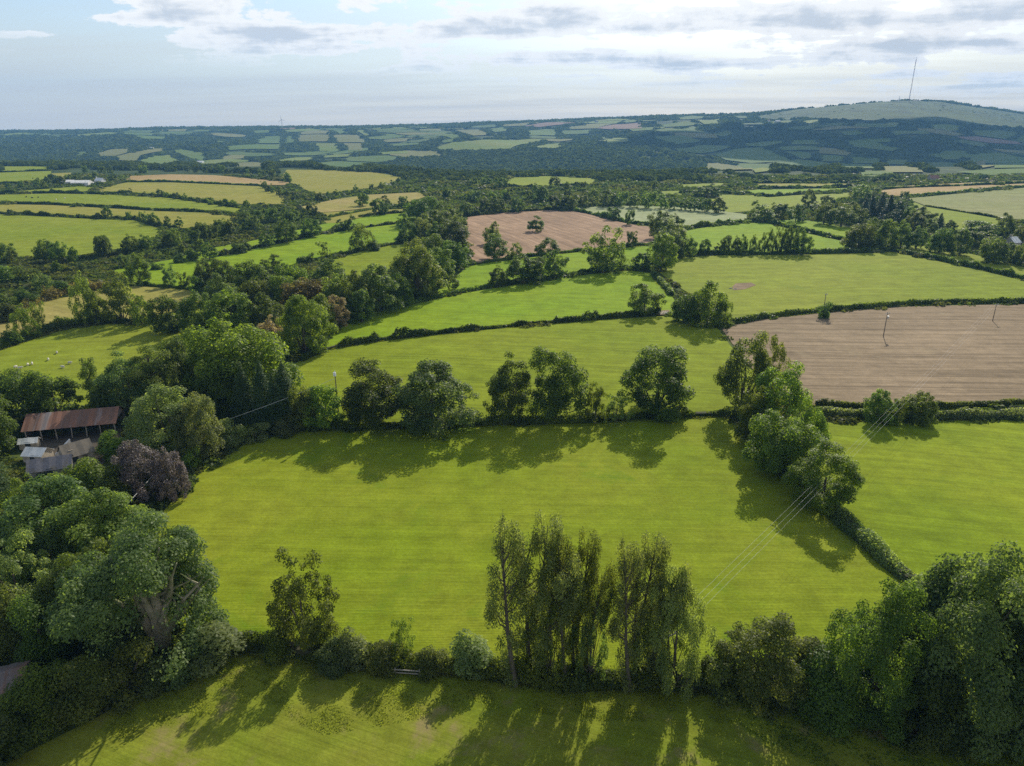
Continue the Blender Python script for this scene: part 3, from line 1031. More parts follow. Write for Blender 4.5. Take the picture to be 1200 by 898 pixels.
def hedge(label, line, h, w, mat='mid', rough=.25, gap=None, group='hedges between the fields'):
    pts = [P(*q) for q in line]
    seg = [0.0]
    for a, b in zip(pts, pts[1:]):
        seg.append(seg[-1] + (b - a).length)
    tot = seg[-1]
    rng = np.random.default_rng(int(line[0][0] * 7 + line[0][1] * 13) % 99991)
    ym = sum(p.y for p in pts) / len(pts)
    if ym < 120:
        size, per = .30, 230
    elif ym < 210:
        size, per = .40, 150
    elif ym < 420:
        size, per = .60, 75
    elif ym < 800:
        size, per = .95, 34
    else:
        size, per = 1.5, 16
    n = int(tot * per * 1.35 * (h / 1.6) ** .7)
    s = rng.random(n) * tot
    X = np.interp(s, seg, [p.x for p in pts])
    Y = np.interp(s, seg, [p.y for p in pts])
    ds = 1.0
    DX = np.interp(s + ds, seg, [p.x for p in pts]) - np.interp(s - ds, seg, [p.x for p in pts])
    DY = np.interp(s + ds, seg, [p.y for p in pts]) - np.interp(s - ds, seg, [p.y for p in pts])
    dl = np.hypot(DX, DY) + 1e-6
    nx, ny = -DY / dl, DX / dl
    ph = rng.random(6) * 6.28
    hm = 1 + rough * (.55 * np.sin(s / 1.9 + ph[0]) * np.sin(s / 5.3 + ph[1]) + .5 * np.sin(s / 11 + ph[2]) + .45 * np.sin(s / 3.1 + ph[3]))
    nb = int(min(max(tot / 7, 3), 90))
    for b_, a_, w_ in zip(rng.random(nb) * tot, rng.random(nb) ** 2 * rough * 2.6, rng.uniform(.5, 2.2, nb) * max(1, ym / 250)):
        hm = hm + a_ * np.exp(-((s - b_) / w_) ** 2)
    hm = hm * (.8 + .4 * rng.random(n))
    hm = np.clip(hm, .35, 2.6)
    wm = 1 + .22 * np.sin(s / 4.1 + ph[4]) + .15 * np.sin(s / 1.7 + ph[5])
    a = rng.random(n) * math.pi
    r = (.55 + .45 * rng.random(n) ** .5)
    off = np.cos(a) * w / 2 * wm * r
    zz = np.sin(a) ** .7 * h * hm * r
    wob = .35 * np.sin(s / 9 + ph[1])
    x = X + nx * (off + wob)
    y = Y + ny * (off + wob)
    z = tz(x, y) + np.maximum(zz, .05)
    nr = np.stack([nx * np.cos(a) * .8, ny * np.cos(a) * .8, np.sin(a) * .8 + .2], 1) + rng.normal(size=(n, 3)) * .5
    V = leaves(np.stack([x, y, z], 1), nr, size * (.7 + .6 * rng.random(n)), rng)
    t = np.clip(.5 + .28 * np.sin(s / 2.3 + ph[3]) + .25 * np.sin(s / 7 + ph[5]) + .3 * (rng.random(n) - .5), 0, 1)
    o = empty('hedge', pts[0])
    me = quad_mesh('hedge_leaves', V - np.array(pts[0]), t, (LEAF[mat],))
    obj('foliage', me, o)
    if ym < 420:
        nv = int(tot * per * .5)
        sv = rng.random(nv) * tot
        X = np.interp(sv, seg, [p.x for p in pts])
        Y = np.interp(sv, seg, [p.y for p in pts])
        DX = np.interp(sv + ds, seg, [p.x for p in pts]) - np.interp(sv - ds, seg, [p.x for p in pts])
        DY = np.interp(sv + ds, seg, [p.y for p in pts]) - np.interp(sv - ds, seg, [p.y for p in pts])
        dl = np.hypot(DX, DY) + 1e-6
        so_ = rng.choice((-1, 1), nv) * (w * .46 + np.abs(rng.normal(size=nv)) * (.55 + .35 * np.sin(sv / 5 + ph[2])))
        x, y = X - DY / dl * so_, Y + DX / dl * so_
        zv = tz(x, y) + .10 + .28 * rng.random(nv)
        Vv = leaves(np.stack([x, y, zv], 1), rng.normal(size=(nv, 3)) * .6 + np.array([0, .2, .9]), size * .55 * (.7 + .6 * rng.random(nv)), rng, .45)
        obj('grass_verge', quad_mesh('verge', Vv - np.array(pts[0]), rng.random(nv), (LEAF['verge'],)), o)
    # earth bank inside the leaves
    m = max(2, int(tot / max(2.0, ym / 60)))
    ss = np.linspace(min(1.6, tot * .1), tot - min(1.6, tot * .1), m)
    X = np.interp(ss, seg, [p.x for p in pts])
    Y = np.interp(ss, seg, [p.y for p in pts])
    gx, gy = np.gradient(X), np.gradient(Y)
    gl = np.hypot(gx, gy) + 1e-6
    nx, ny = -gy / gl, gx / gl
    wob = .35 * np.sin(ss / 9 + ph[1])
    prof = [(-.40, -.1), (-.24, .58), (.24, .58), (.40, -.1)]
    ring = []
    for k, zf in prof:
        x = X + nx * (k * w + wob)
        y = Y + ny * (k * w + wob)
        ring.append(np.stack([x, y, tz(x, y) + (zf * h if zf > 0 else -.3)], 1))
    q = []
    for j in range(3):
        q.append(np.stack([ring[j][:-1], ring[j][1:], ring[j + 1][1:], ring[j + 1][:-1]], 1))
    for e in (0, -1):
        q.append(np.stack([ring[0][e], ring[1][e], ring[2][e], ring[3][e]])[None])
    obj('earth_bank', quad_mesh('bank', np.concatenate(q) - np.array(pts[0]), None, (BANK,)), o)
    tag(o, label, 'hedge', group)
    return o


HEDGES = [
    ('scrubby dark hedge across the front under the tall willows', [(205, 762), (300, 760), (400, 774), (480, 780), (560, 787), (640, 797), (720, 800), (800, 802), (870, 808), (960, 818), (1060, 832)], 1.9, 3.0, 'mid', .55),
    ('hedge under the row of oaks behind the main mown field', [(255, 516), (300, 508), (360, 503), (440, 501), (520, 500), (600, 496), (680, 494), (760, 490), (850, 487), (872, 490)], 1.5, 2.4, 'mid', .4),
    ('thick hedge below the ploughed field at right', [(960, 486), (1010, 489), (1060, 491), (1120, 490), (1210, 489), (1320, 487)], 1.7, 3.0, 'pale', .3),
    ('low dark hedge along the bottom of the ploughed field', [(955, 478), (1040, 480), (1120, 478), (1210, 476), (1320, 474)], 1.5, 1.8, 'mid', .3),
    ('thin spiky hedge running up to the gap by the round oak', [(352, 424), (372, 414), (400, 406.5), (470, 396.5), (540, 388.5), (620, 381.5), (700, 374.5), (774, 368)], 1.5, 1.5, 'dark', .5),
    ('pale hedge running down from the right tree chain', [(868, 490), (900, 522), (930, 562), (965, 592), (990, 614), (1020, 642), (1050, 667), (1078, 690)], 2.0, 3.4, 'pale', .6),
    ('hedge above the ploughed field at right', [(862, 379), (900, 372), (950, 367), (1000, 362.5), (1060, 358), (1120, 355.5), (1200, 355), (1320, 355)], 1.8, 2.0, 'mid', .2),
    ('hedge under the oaks below the pinkish field', [(470, 360), (500, 353), (540, 343), (600, 333), (680, 321), (740, 316), (775, 314)], 1.5, 2.2, 'dark', .4),
    ('hedge along the bottom of the pinkish stubble field', [(545, 313), (580, 307), (625, 301), (660, 297), (700, 293), (745, 288.5), (770, 287)], 1.4, 1.8, 'dark', .4),
    ('short pale hedge sloping beside the round oak', [(766, 323), (776, 334), (787, 347)], 2.0, 2.6, 'grey', .25),
    ('hedge under the row of slim trees at right', [(780, 300), (850, 299), (900, 299), (945, 298), (1000, 297), (1045, 295)], 2.0, 2.4, 'dark', .3),
    ('hedge running down right from the slim trees', [(1045, 295), (1100, 305.5), (1150, 316.5), (1200, 328), (1320, 351)], 2.2, 2.6, 'dark', .25),
    ('hedge between the two bright fields right of centre', [(896, 261), (920, 266), (945, 272), (992, 282.5)], 2.2, 2.6, 'dark', .25),
    ('left hedge under the pale crop field', [(763, 262), (800, 269.5), (836, 264.5)], 2.2, 2.6, 'mid', .3),
    ('right hedge under the pale crop field', [(838, 264), (860, 262), (880, 261)], 2.2, 2.6, 'mid', .3),
    ('hedge between the pinkish stubble and the pale crop', [(674, 248), (690, 251), (708, 255.5), (736, 262), (763, 264)], 2.2, 2.8, 'dark', .4),
    ('hedge along the top of the pinkish stubble field', [(544, 255), (580, 250.5), (610, 248.5), (638, 247), (674, 247.5)], 2.0, 2.4, 'dark', .4),
    ('hedge with oaks across the left bright strips', [(258, 300), (294, 292), (340, 282.5), (380, 273.5), (414, 269)], 1.6, 2.4, 'dark', .4),
    ('hedge below the left bright strip with a lone tree', [(348, 309), (388, 302), (412, 297), (426, 293.5), (460, 287), (480, 284.5)], 1.6, 2.2, 'dark', .35),
    ('short hedge on the bright strip left of the oak wood', [(412, 269), (442, 265.5), (475, 261)], 1.4, 2.0, 'dark', .35),
    ('hedge below the greening stubble left of centre', [(385, 256), (420, 249), (440, 245.5), (480, 243.5)], 1.6, 2.4, 'dark', .3),
    ('hedge above the small bright strip left of centre', [(420, 255), (450, 251.5), (478, 249)], 1.6, 2.4, 'dark', .3),
    ('hedge below the far left farm buildings', [(-40, 228.5), (0, 228), (60, 226.5), (100, 227), (132, 228), (160, 229), (192, 231), (240, 237.5), (282, 244)], 2.4, 3.0, 'dark', .4),
    ('clean hedge between two left pastures, left of its gap', [(-40, 238.5), (0, 238.5), (70, 240.5), (140, 244), (177, 246.5)], 1.9, 2.2, 'dark', .15),
    ('clean hedge between two left pastures, right of its gap', [(182, 246.8), (240, 248.8), (276, 252.5)], 1.9, 2.2, 'dark', .15),
    ('hedge with thorn trees above the large left pasture', [(-40, 250.5), (0, 250.5), (60, 253.5), (120, 257), (160, 257.5), (174, 264), (208, 268.5)], 1.9, 2.4, 'dark', .4),
    ('hedge between the two farthest left pastures', [(-30, 203), (0, 202.5), (60, 200.8)], 2.4, 3.0, 'dark', .3),
    ('hedge below the upper left pasture', [(-30, 217), (0, 216.3), (24, 215.5), (34, 214)], 2.4, 3.0, 'dark', .3),
    ('hedge below the left tan stubble field', [(146, 213.6), (200, 213.6), (260, 216.3), (305, 218.4)], 2.0, 2.6, 'dark', .2),
    ('hedge between the tan stubble and grey crop at right', [(1062, 231.5), (1100, 228.5), (1140, 224.5), (1200, 219.5), (1300, 212.5)], 2.2, 2.8, 'dark', .2),
    ('left hedge across the upper right tan stubble', [(1031, 222.3), (1090, 219.6), (1124, 218.4)], 2.2, 2.8, 'dark', .2),
    ('right hedge across the upper right tan stubble', [(1129, 218.3), (1165, 216.5), (1240, 213.2)], 2.2, 2.8, 'dark', .2),
    ('thin hedge across the grey crop at right', [(1084, 242.5), (1130, 249.3), (1168, 256)], 1.2, 1.4, 'dark', .3),
    ('hedge dipping across the upper right pasture', [(840, 227), (880, 228.5), (900, 231.3), (944, 227.3), (998, 224)], 2.2, 2.8, 'dark', .3),
    ('hedge on top of the upper right bright pasture', [(886, 221.5), (940, 220.8), (998, 219.8)], 2.4, 3.0, 'dark', .4),
    ('hedge above the farthest right pasture', [(880, 215), (950, 214.5), (1010, 215), (1060, 214.5)], 2.6, 3.4, 'dark', .5),
    ('hedge below the far centre pasture', [(586, 220), (640, 220.3), (698, 218.5)], 2.4, 3.0, 'dark', .4),
    ('hedge above the left sheep pasture', [(-60, 425), (0, 409), (40, 396), (80, 382), (128, 377.5), (156, 379)], 2.0, 2.8, 'dark', .4),
    ('hedge above the left greening stubble', [(160, 334.5), (200, 337.5), (240, 341)], 1.2, 1.8, 'dark', .3),
    ('scrubby hedge on the left edge of the greening stubble', [(-60, 398), (0, 376), (40, 356), (84, 345.5), (130, 337)], 2.4, 4.0, 'brown', .5),
]
for lab, line, h, w, mat, rg in HEDGES:
    hedge(lab, line, h, w, mat, rg)

#TREES
cluster('', 'oaks on the hedge behind the mown field', [
    (438, 428, 500, 80, 'D', 'dark', 'dark rounded oak touching a paler oak left of the hedge row'),
    (508, 424, 501, 98, 'B', 'grey', 'broad domed oak with silvery leaf tips beside the dark rounded oak'),
    (597, 415, 494, 58, 'D', 'dark', 'left oak of the touching pair in the middle of the hedge row'),
    (651, 408, 493, 68, 'D', 'dark', 'right taller oak of the touching pair in the hedge row'),
    (697, 447, 497, 32, 'L', 'mid', 'small narrow tree right of the touching oak pair'),
    (722, 462, 496, 40, 'T', 'olive', 'thin olive bush between the small narrow tree and the oak'),
    (769, 403, 484, 84, 'D', 'dark', 'dark lone oak at the right end of the hedge row'),
    (378, 452, 503, 56, 'B', 'light', 'bright green bushy tree at the left end of the hedge row'),
])
cluster('in the leaning chain beside the mown field', 'chain of trees right of the mown field', [
    (868, 388, 482, 72, 'L', 'olive', 'tall loose tree with see-through top at the far end of the right chain'),
    (898, 390, 484, 40, 'L', 'mid', 'slim upright tree beside the see-through tree in the chain'),
    (905, 424, 515, 82, 'L', 'light', 'large bright ragged tree in the middle of the right chain'),
    (882, 452, 520, 56, 'L', 'mid', 'low leafy tree leaning left out of the right chain'),
    (915, 487, 556, 84, 'B', 'mid', 'dense rounded tree third down the right chain'),
    (945, 468, 545, 50, 'L', 'mid', 'slender leafy tree behind the dense rounded tree of the chain'),
    (962, 520, 592, 84, 'D', 'light', 'round light green oak at the near end of the right chain'),
])
cluster('', 'bushes on the hedge below the ploughed field', [
    (1027, 457, 495, 40, 'B', 'mid', 'left bushy thorn of the group on the hedge below the ploughed field'),
    (1050, 464, 494, 34, 'L', 'light', 'middle lighter bush of the group below the ploughed field'),
    (1076, 463, 495, 42, 'B', 'mid', 'right bushy thorn of the group on the hedge below the ploughed field'),
])
cluster('', 'tall willows on the front hedge', [
    (622, 612, 792, 104, 'U', 'willow', 'tallest grey green willow at the left of the front cluster'),
    (674, 628, 793, 74, 'U', 'olive', 'olive willow touching the right of the tallest willow'),
    (747, 634, 798, 88, 'U', 'willow', 'broad upright willow right of a bright gap in the front cluster'),
    (787, 660, 806, 84, 'L', 'willow', 'leafy tree at the right end of the front willow cluster'),
    (645, 690, 800, 46, 'T', 'olive', 'low scrubby growth at the foot of the tallest willow'),
    (690, 690, 800, 48, 'T', 'grey', 'low scrubby growth at the foot of the slim willow'),
])
cluster('', 'small trees and bushes on the front hedge', [
    (357, 660, 756, 80, 'L', 'mid', 'small oak standing alone on the front hedge, casting a long shadow'),
    (472, 722, 772, 34, 'T', 'olive', 'spindly sapling on the front hedge'),
    (555, 742, 787, 56, 'S', 'pale', 'rounded silvery bush left of the tall willows'),
    (417, 740, 780, 44, 'S', 'pale', 'silvery bush right of the small lone oak'),
    (388, 752, 784, 40, 'S', 'grey', 'low grey green bush under the small lone oak'),
    (328, 738, 772, 40, 'S', 'mid', 'dark bush at the left foot of the small lone oak'),
    (245, 731, 774, 84, 'S', 'pale', 'wide pale bush at the foot of the old many trunked tree'),
    (505, 760, 790, 36, 'S', 'olive', 'small olive bush between the sapling and the silvery bush'),
    (450, 755, 786, 40, 'S', 'olive', 'small olive bush left of the sapling'),
])
cluster('', 'trees on the right of the front hedge', [
    (900, 722, 812, 118, 'B', 'olive', 'low olive green tree between the willows and the dark right oak'),
    (845, 755, 810, 60, 'S', 'olive', 'olive bush tucked against the right of the willows'),
    (1020, 681, 838, 128, 'B', 'dark', 'large dark blue green oak at the right of the front hedge'),
    (1122, 640, 850, 160, 'B', 'grey', 'huge dark tree in the lower right corner'),
    (1200, 612, 815, 110, 'B', 'mid', 'tall green tree cut by the right edge, behind the huge dark tree'),
    (1078, 760, 862, 90, 'B', 'dark', 'dark low tree in front of the huge corner tree'),
    (1185, 740, 868, 100, 'B', 'dark', 'dark leafy tree low in the right corner'),
    (970, 770, 845, 80, 'S', 'dark', 'dark shady bush under the large dark oak'),
    (1260, 640, 860, 140, 'B', 'dark', 'dark tree half outside the right edge'),
])
cluster('', 'old tree by the left garden', [
    (190, 612, 760, 176, 'F', 'grey', 'old spreading tree with a fan of bare trunks at the left'),
])
cluster('below the farm ruins', 'trees and bushes in the left garden', [
    (75, 562, 660, 130, 'B', 'grey', 'wide grey green willow below the farm ruins'),
    (135, 578, 668, 116, 'B', 'olive', 'yellowish olive tree right of the wide willow'),
    (15, 600, 665, 90, 'B', 'mid', 'green tree at the left edge below the conifer'),
    (28, 635, 725, 84, 'L', 'pale', 'pale leafy tree at the left edge beside the garden'),
    (92, 655, 745, 80, 'B', 'dark', 'dark tree against the left of the old many trunked tree'),
    (120, 630, 700, 76, 'L', 'olive', 'olive tree behind the old many trunked tree'),
    (60, 690, 765, 70, 'S', 'dark', 'dark bush in the shade left of the old tree'),
    (15, 690, 760, 90, 'S', 'olive', 'yellow green bush at the left edge above the roof'),
    (60, 610, 690, 70, 'L', 'grey', 'grey green tree in front of the wide willow'),
    (150, 695, 770, 60, 'S', 'grey', 'grey green bush at the left foot of the old tree'),
    (103, 768, 832, 84, 'S', 'olive', 'large yellowish bush beside the corner of the lower lawn'),
    (152, 758, 815, 64, 'S', 'olive', 'yellowish bush right of the large yellowish bush'),
    (54, 784, 848, 70, 'S', 'mid', 'green bush left of the large yellowish bush'),
    (4, 832, 888, 76, 'S', 'dark', 'dark bush in the lower left corner'),
    (185, 775, 806, 50, 'S', 'grey', 'small grey green bush at the top of the lower lawn'),
    (-36, 850, 925, 90, 'S', 'grey', 'grey bush cut by the lower left corner'),
])
cluster('', 'trees around the farm', [
    (18, 432, 496, 84, 'B', 'dark', 'dark tree at the left edge behind the barn'),
    (68, 434, 493, 72, 'L', 'dark', 'dark open tree behind the left end of the barn'),
    (-22, 450, 535, 80, 'B', 'dark', 'dark tree cut by the left edge near the barn'),
    (2, 508, 612, 62, 'C', 'con', 'dark conifer at the left edge in front of the barn'),
    (32, 562, 630, 66, 'L', 'mid', 'green tree between the conifer and the ruins'),
    (110, 421, 480, 34, 'P', 'dark', 'small flat topped pine above the barn'),
    (150, 414, 484, 62, 'D', 'grey', 'grey green tree behind the right end of the barn'),
    (184, 406, 478, 60, 'P', 'olive', 'rusty topped pine behind the barn'),
    (215, 398, 470, 44, 'B', 'grey', 'grey green tree right of the rusty topped pine'),
    (125, 450, 492, 44, 'S', 'dark', 'dark bush behind the barn roof'),
    (205, 450, 528, 96, 'B', 'pale', 'pale rounded chestnut tree beside the barn'),
    (235, 462, 536, 58, 'B', 'pale', 'pale lower tree leaning from the rounded chestnut'),
    (240, 408, 470, 52, 'B', 'dark', 'dark tree left of the large bright tree'),
    (288, 378, 472, 112, 'B', 'light', 'large bright rounded tree above the farm track'),
    (262, 425, 486, 60, 'B', 'dark', 'dark tree under the large bright tree'),
    (290, 428, 497, 40, 'C', 'con', 'left conifer of the dark stand by the track'),
    (312, 424, 499, 42, 'C', 'con', 'middle conifer of the dark stand by the track'),
    (338, 426, 501, 46, 'C', 'con', 'right conifer of the dark stand by the track'),
    (325, 440, 502, 36, 'C', 'con', 'front conifer of the dark stand by the track'),
    (358, 452, 504, 36, 'B', 'olive', 'olive tree right of the conifer stand'),
    (170, 513, 584, 66, 'L', 'purple', 'larger purple leaved tree below the barn'),
    (207, 527, 584, 46, 'L', 'purple', 'smaller purple leaved tree by the corner of the mown field'),
    (226, 524, 548, 24, 'S', 'light', 'bright bush beside the purple trees and the stone wall'),
    (136, 508, 536, 44, 'S', 'light', 'bright leafy bush in front of the barn'),
    (110, 538, 580, 56, 'S', 'light', 'bright bush beside the ruined cottage'),
    (82, 556, 590, 50, 'S', 'light', 'bright bush under the ruined cottage wall'),
    (135, 548, 600, 44, 'S', 'dark', 'dark bush left of the purple trees'),
    (192, 494, 530, 24, 'C', 'grey', 'small grey green conifer beside the pale chestnut'),
    (272, 494, 522, 34, 'S', 'pale', 'pale bush on the wall by the track'),
    (302, 495, 516, 30, 'S', 'pale', 'pale bush at the left of the field corner hedge'),
    (335, 486, 508, 34, 'S', 'pale', 'pale bush under the conifer stand'),
    (238, 478, 500, 30, 'S', 'mid', 'green bush beside the farm track'),
    (265, 455, 480, 36, 'S', 'grey', 'grey bush above the farm track'),
])
cluster('in the dense wood above the farm', 'dense wood above the farm', [
    (243, 303, 338, 30, 'D', 'dark'), (264, 303, 340, 32, 'D', 'dark'), (300, 305, 350, 48, 'B', 'dark'), (320, 298, 318, 26, 'D', 'light'),
    (345, 310, 345, 42, 'B', 'mid'), (386, 305, 340, 50, 'B', 'dark'), (262, 320, 366, 48, 'B', 'grey'), (232, 342, 392, 44, 'B', 'dark'),
    (275, 338, 392, 62, 'B', 'mid'), (315, 344, 392, 52, 'B', 'dark'), (358, 328, 366, 58, 'B', 'brown'), (398, 323, 368, 42, 'B', 'olive'),
    (357, 346, 414, 64, 'B', 'light', 'large bright tree at the front of the dense wood above the farm'),
    (320, 370, 410, 36, 'D', 'pink', 'pale pinkish flowering tree left of the bright tree in the dense wood'),
    (396, 346, 386, 32, 'D', 'pink', 'pale pinkish flowering tree at the right edge of the dense wood'),
    (418, 318, 372, 46, 'B', 'mid'), (443, 310, 366, 58, 'B', 'grey'), (424, 340, 378, 40, 'B', 'dark'), (300, 328, 360, 40, 'B', 'mid'),
    (335, 322, 356, 40, 'D', 'mid'), (205, 395, 430, 30, 'D', 'mid'), (245, 385, 425, 40, 'B', 'grey'), (378, 345, 392, 40, 'B', 'mid'),
    (470, 320, 360, 34, 'B', 'dark'),
    (488, 279, 350, 62, 'L', 'olive', 'big pale olive tree standing over the dense wood at its right end'),
    (502, 300, 346, 52, 'B', 'olive', 'rounded olive tree in front of the big pale olive tree'),
    (474, 302, 350, 34, 'B', 'mid'), (531, 322, 340, 18, 'D', 'mid', 'small tree on the hedge right of the rounded olive tree'),
])
cluster('in the oak wood left of the pinkish field', 'oak wood left of the pinkish field', [
    (496, 231, 263, 46, 'D', 'dark'), (518, 236, 268, 40, 'D', 'mid'), (513, 246, 278, 44, 'D', 'mid'), (532, 256, 291, 50, 'D', 'dark'),
    (480, 259, 285, 26, 'D', 'dark'), (497, 255, 284, 22, 'D', 'pale'), (512, 260, 288, 28, 'D', 'dark'), (537, 250, 272, 26, 'D', 'olive'),
    (526, 283, 316, 32, 'D', 'dark'), (538, 285, 316, 28, 'D', 'dark'), (476, 249, 268, 24, 'D', 'mid'), (468, 276, 284, 10, 'S', 'dark'),
    (505, 275, 310, 36, 'D', 'mid'), (515, 290, 325, 40, 'D', 'mid'),
])
cluster('', 'trees on the pinkish stubble field', [
    (577, 260, 286, 20, 'D', 'mid', 'oak with its crown just above a bigger oak on the pinkish stubble'),
    (580, 275, 304, 33, 'D', 'dark', 'bigger oak on the near edge of the pinkish stubble'),
    (605, 285, 305, 17, 'L', 'olive', 'small pale tree beside the bigger oak on the pinkish stubble'),
    (628, 253, 272, 23, 'D', 'dark', 'lone oak in the middle of the pinkish stubble'),
    (642, 279, 303, 31, 'D', 'dark', 'round oak on the lower hedge of the pinkish stubble'),
    (755, 293, 288 + 4, 0, 'D', 'dark') if False else (740, 271, 290, 15, 'D', 'dark', 'small oak at the right end of the pinkish stubble'),
])
cluster('', 'oaks on the hedge below the pinkish field', [
    (613, 297, 333, 44, 'D', 'dark', 'wide oak on the hedge below the pinkish stubble'),
    (583, 311, 337, 22, 'D', 'dark', 'small oak left of the wide oak on the hedge'),
    (650, 292, 326, 36, 'D', 'dark', 'oak with visible trunk right of the wide oak'),
    (706, 267, 320, 52, 'L', 'mid', 'tall tree with see-through lower branches left of centre right wood'),
    (727, 292, 318, 26, 'T', 'olive', 'thin tree leaning on the tall see-through tree'),
    (628, 302, 331, 26, 'D', 'dark', 'oak squeezed between the wide oak and the one with a trunk'),
])
cluster('in the wood ending the pinkish field', 'wood at the right end of the pinkish field', [
    (752, 296, 317, 24, 'D', 'dark'), (775, 274, 318, 42, 'B', 'light'), (785, 257, 300, 42, 'D', 'pale'), (772, 247, 280, 34, 'D', 'dark'), (790, 250, 275, 24, 'D', 'dark'),
    (792, 277, 303, 24, 'B', 'grey'), (808, 276, 302, 18, 'D', 'mid'),
])
cluster('', 'thorn trees between pinkish field and pale crop', [
    (719, 243, 258, 21, 'D', 'dark', 'flat topped thorn tree on the hedge of the pale crop'),
    (738, 246, 264, 13, 'D', 'dark', 'narrow thorn tree on the hedge of the pale crop'),
])
cluster('', 'trees by the field gap', [
    (755, 331, 368, 48, 'D', 'mid', 'round oak on the thin hedge beside the field gap'),
    (828, 329, 382, 50, 'B', 'mid', 'tall bushy tree right of the field gap'),
    (803, 345, 379, 40, 'B', 'dark', 'dark bushy tree at the field gap'),
    (846, 343, 380, 24, 'L', 'olive', 'olive tree at the right of the field gap trees'),
    (965, 353, 373, 15, 'S', 'dark', 'round ivy bush at the foot of a field pole'),
])
cluster('in the slim tree row', 'row of slim trees', [
    (826, 280, 299, 14, 'D', 'dark'), (840, 285, 298, 9, 'D', 'dark'), (850, 276, 298, 15, 'D', 'dark'), (862, 276, 298, 14, 'D', 'dark'), (870, 275, 298, 13, 'D', 'dark'),
    (881, 275, 298, 12, 'L', 'dark'), (893, 272, 298, 12, 'L', 'dark'), (902, 267, 298, 13, 'L', 'dark'), (911, 266, 298, 13, 'L', 'dark'), (920, 265, 298, 15, 'D', 'dark'),
    (929, 267, 298, 15, 'D', 'dark'), (939, 267, 299, 22, 'D', 'dark'),
])
cluster('in the tree line behind the right strip', 'tree line behind the right strip', [
    (1005, 262, 292, 34, 'B', 'mid'), (1022, 255, 288, 26, 'D', 'dark'), (1036, 257, 292, 28, 'B', 'mid'), (1055, 258, 291, 24, 'D', 'mid'), (1064, 273, 290, 12, 'D', 'light'),
    (1073, 265, 292, 26, 'D', 'dark'), (1100, 267, 297, 30, 'B', 'dark'), (1124, 269, 300, 26, 'B', 'dark'), (1145, 258, 282, 46, 'D', 'dark'), (1176, 250, 280, 24, 'D', 'dark'),
    (1150, 271, 290, 32, 'D', 'mid'), (1162, 279, 308, 36, 'B', 'mid'), (1183, 285, 308, 26, 'D', 'dark'), (1197, 262, 290, 26, 'D', 'mid'), (1197, 284, 312, 26, 'D', 'mid'),
    (1100, 250, 270, 16, 'C', 'con', 'pointed dark conifer before the grey crop field'),
    (1112, 258, 272, 16, 'D', 'dark'), (1090, 256, 274, 20, 'D', 'dark'),
])
cluster('in the mixed wood left of the grey crop', 'mixed wood left of the grey crop', [
    (1000, 236, 262, 30, 'D', 'mid'), (965, 238, 263, 26, 'D', 'mid'), (985, 239, 266, 32, 'D', 'mid'), (1008, 216, 240, 26, 'D', 'mid'), (1022, 219, 240, 24, 'D', 'dark'),
    (1020, 228, 254, 22, 'C', 'con'), (1031, 226, 256, 22, 'C', 'con'), (1040, 229, 260, 24, 'C', 'con'), (1012, 232, 256, 18, 'C', 'con'), (1052, 232, 262, 26, 'D', 'con'), (1064, 240, 264, 26, 'D', 'dark'),
    (1080, 242, 266, 30, 'D', 'dark'), (1059, 224, 233, 11, 'D', 'mid'), (1070, 246, 272, 26, 'D', 'mid'), (947, 221, 243, 17, 'D', 'mid'), (1045, 246, 270, 24, 'D', 'con'),
    (970, 229, 246, 26, 'L', 'grey'), (955, 236, 250, 18, 'D', 'grey'),
])
cluster('behind the pale crop', 'trees around the pale crop', [
    (895, 240, 260, 28, 'D', 'light'), (886, 235, 254, 20, 'D', 'mid'), (912, 238, 257, 22, 'D', 'dark'), (932, 239, 260, 24, 'D', 'dark'), (842, 231, 250, 22, 'D', 'mid'),
    (826, 232, 249, 16, 'D', 'dark'), (814, 232, 248, 16, 'D', 'dark'), (803, 231, 247, 16, 'D', 'dark'), (790, 226, 246, 20, 'D', 'mid'), (775, 227, 245, 18, 'D', 'light'),
    (760, 224, 245, 20, 'D', 'light'), (743, 224, 244, 20, 'D', 'mid'), (728, 224, 243, 18, 'D', 'mid'), (712, 222, 243, 22, 'D', 'dark'), (820, 219, 232, 18, 'D', 'mid'), (834, 215, 232, 20, 'D', 'dark'),
])
cluster('in the tree row above the pinkish field', 'tree row above the pinkish field', [
    (545, 236, 254, 22, 'D', 'mid'), (570, 232, 250, 20, 'D', 'dark'), (585, 233, 250, 17, 'D', 'dark'), (607, 231, 249, 18, 'D', 'dark'), (632, 217, 238, 24, 'D', 'dark'), (652, 228, 246, 22, 'D', 'dark'),
    (668, 228, 246, 24, 'D', 'mid'), (684, 229, 244, 18, 'D', 'mid'), (693, 228, 242, 12, 'D', 'mid'), (649, 207, 219, 16, 'D', 'mid', 'lone round tree on the far centre pasture'),
])
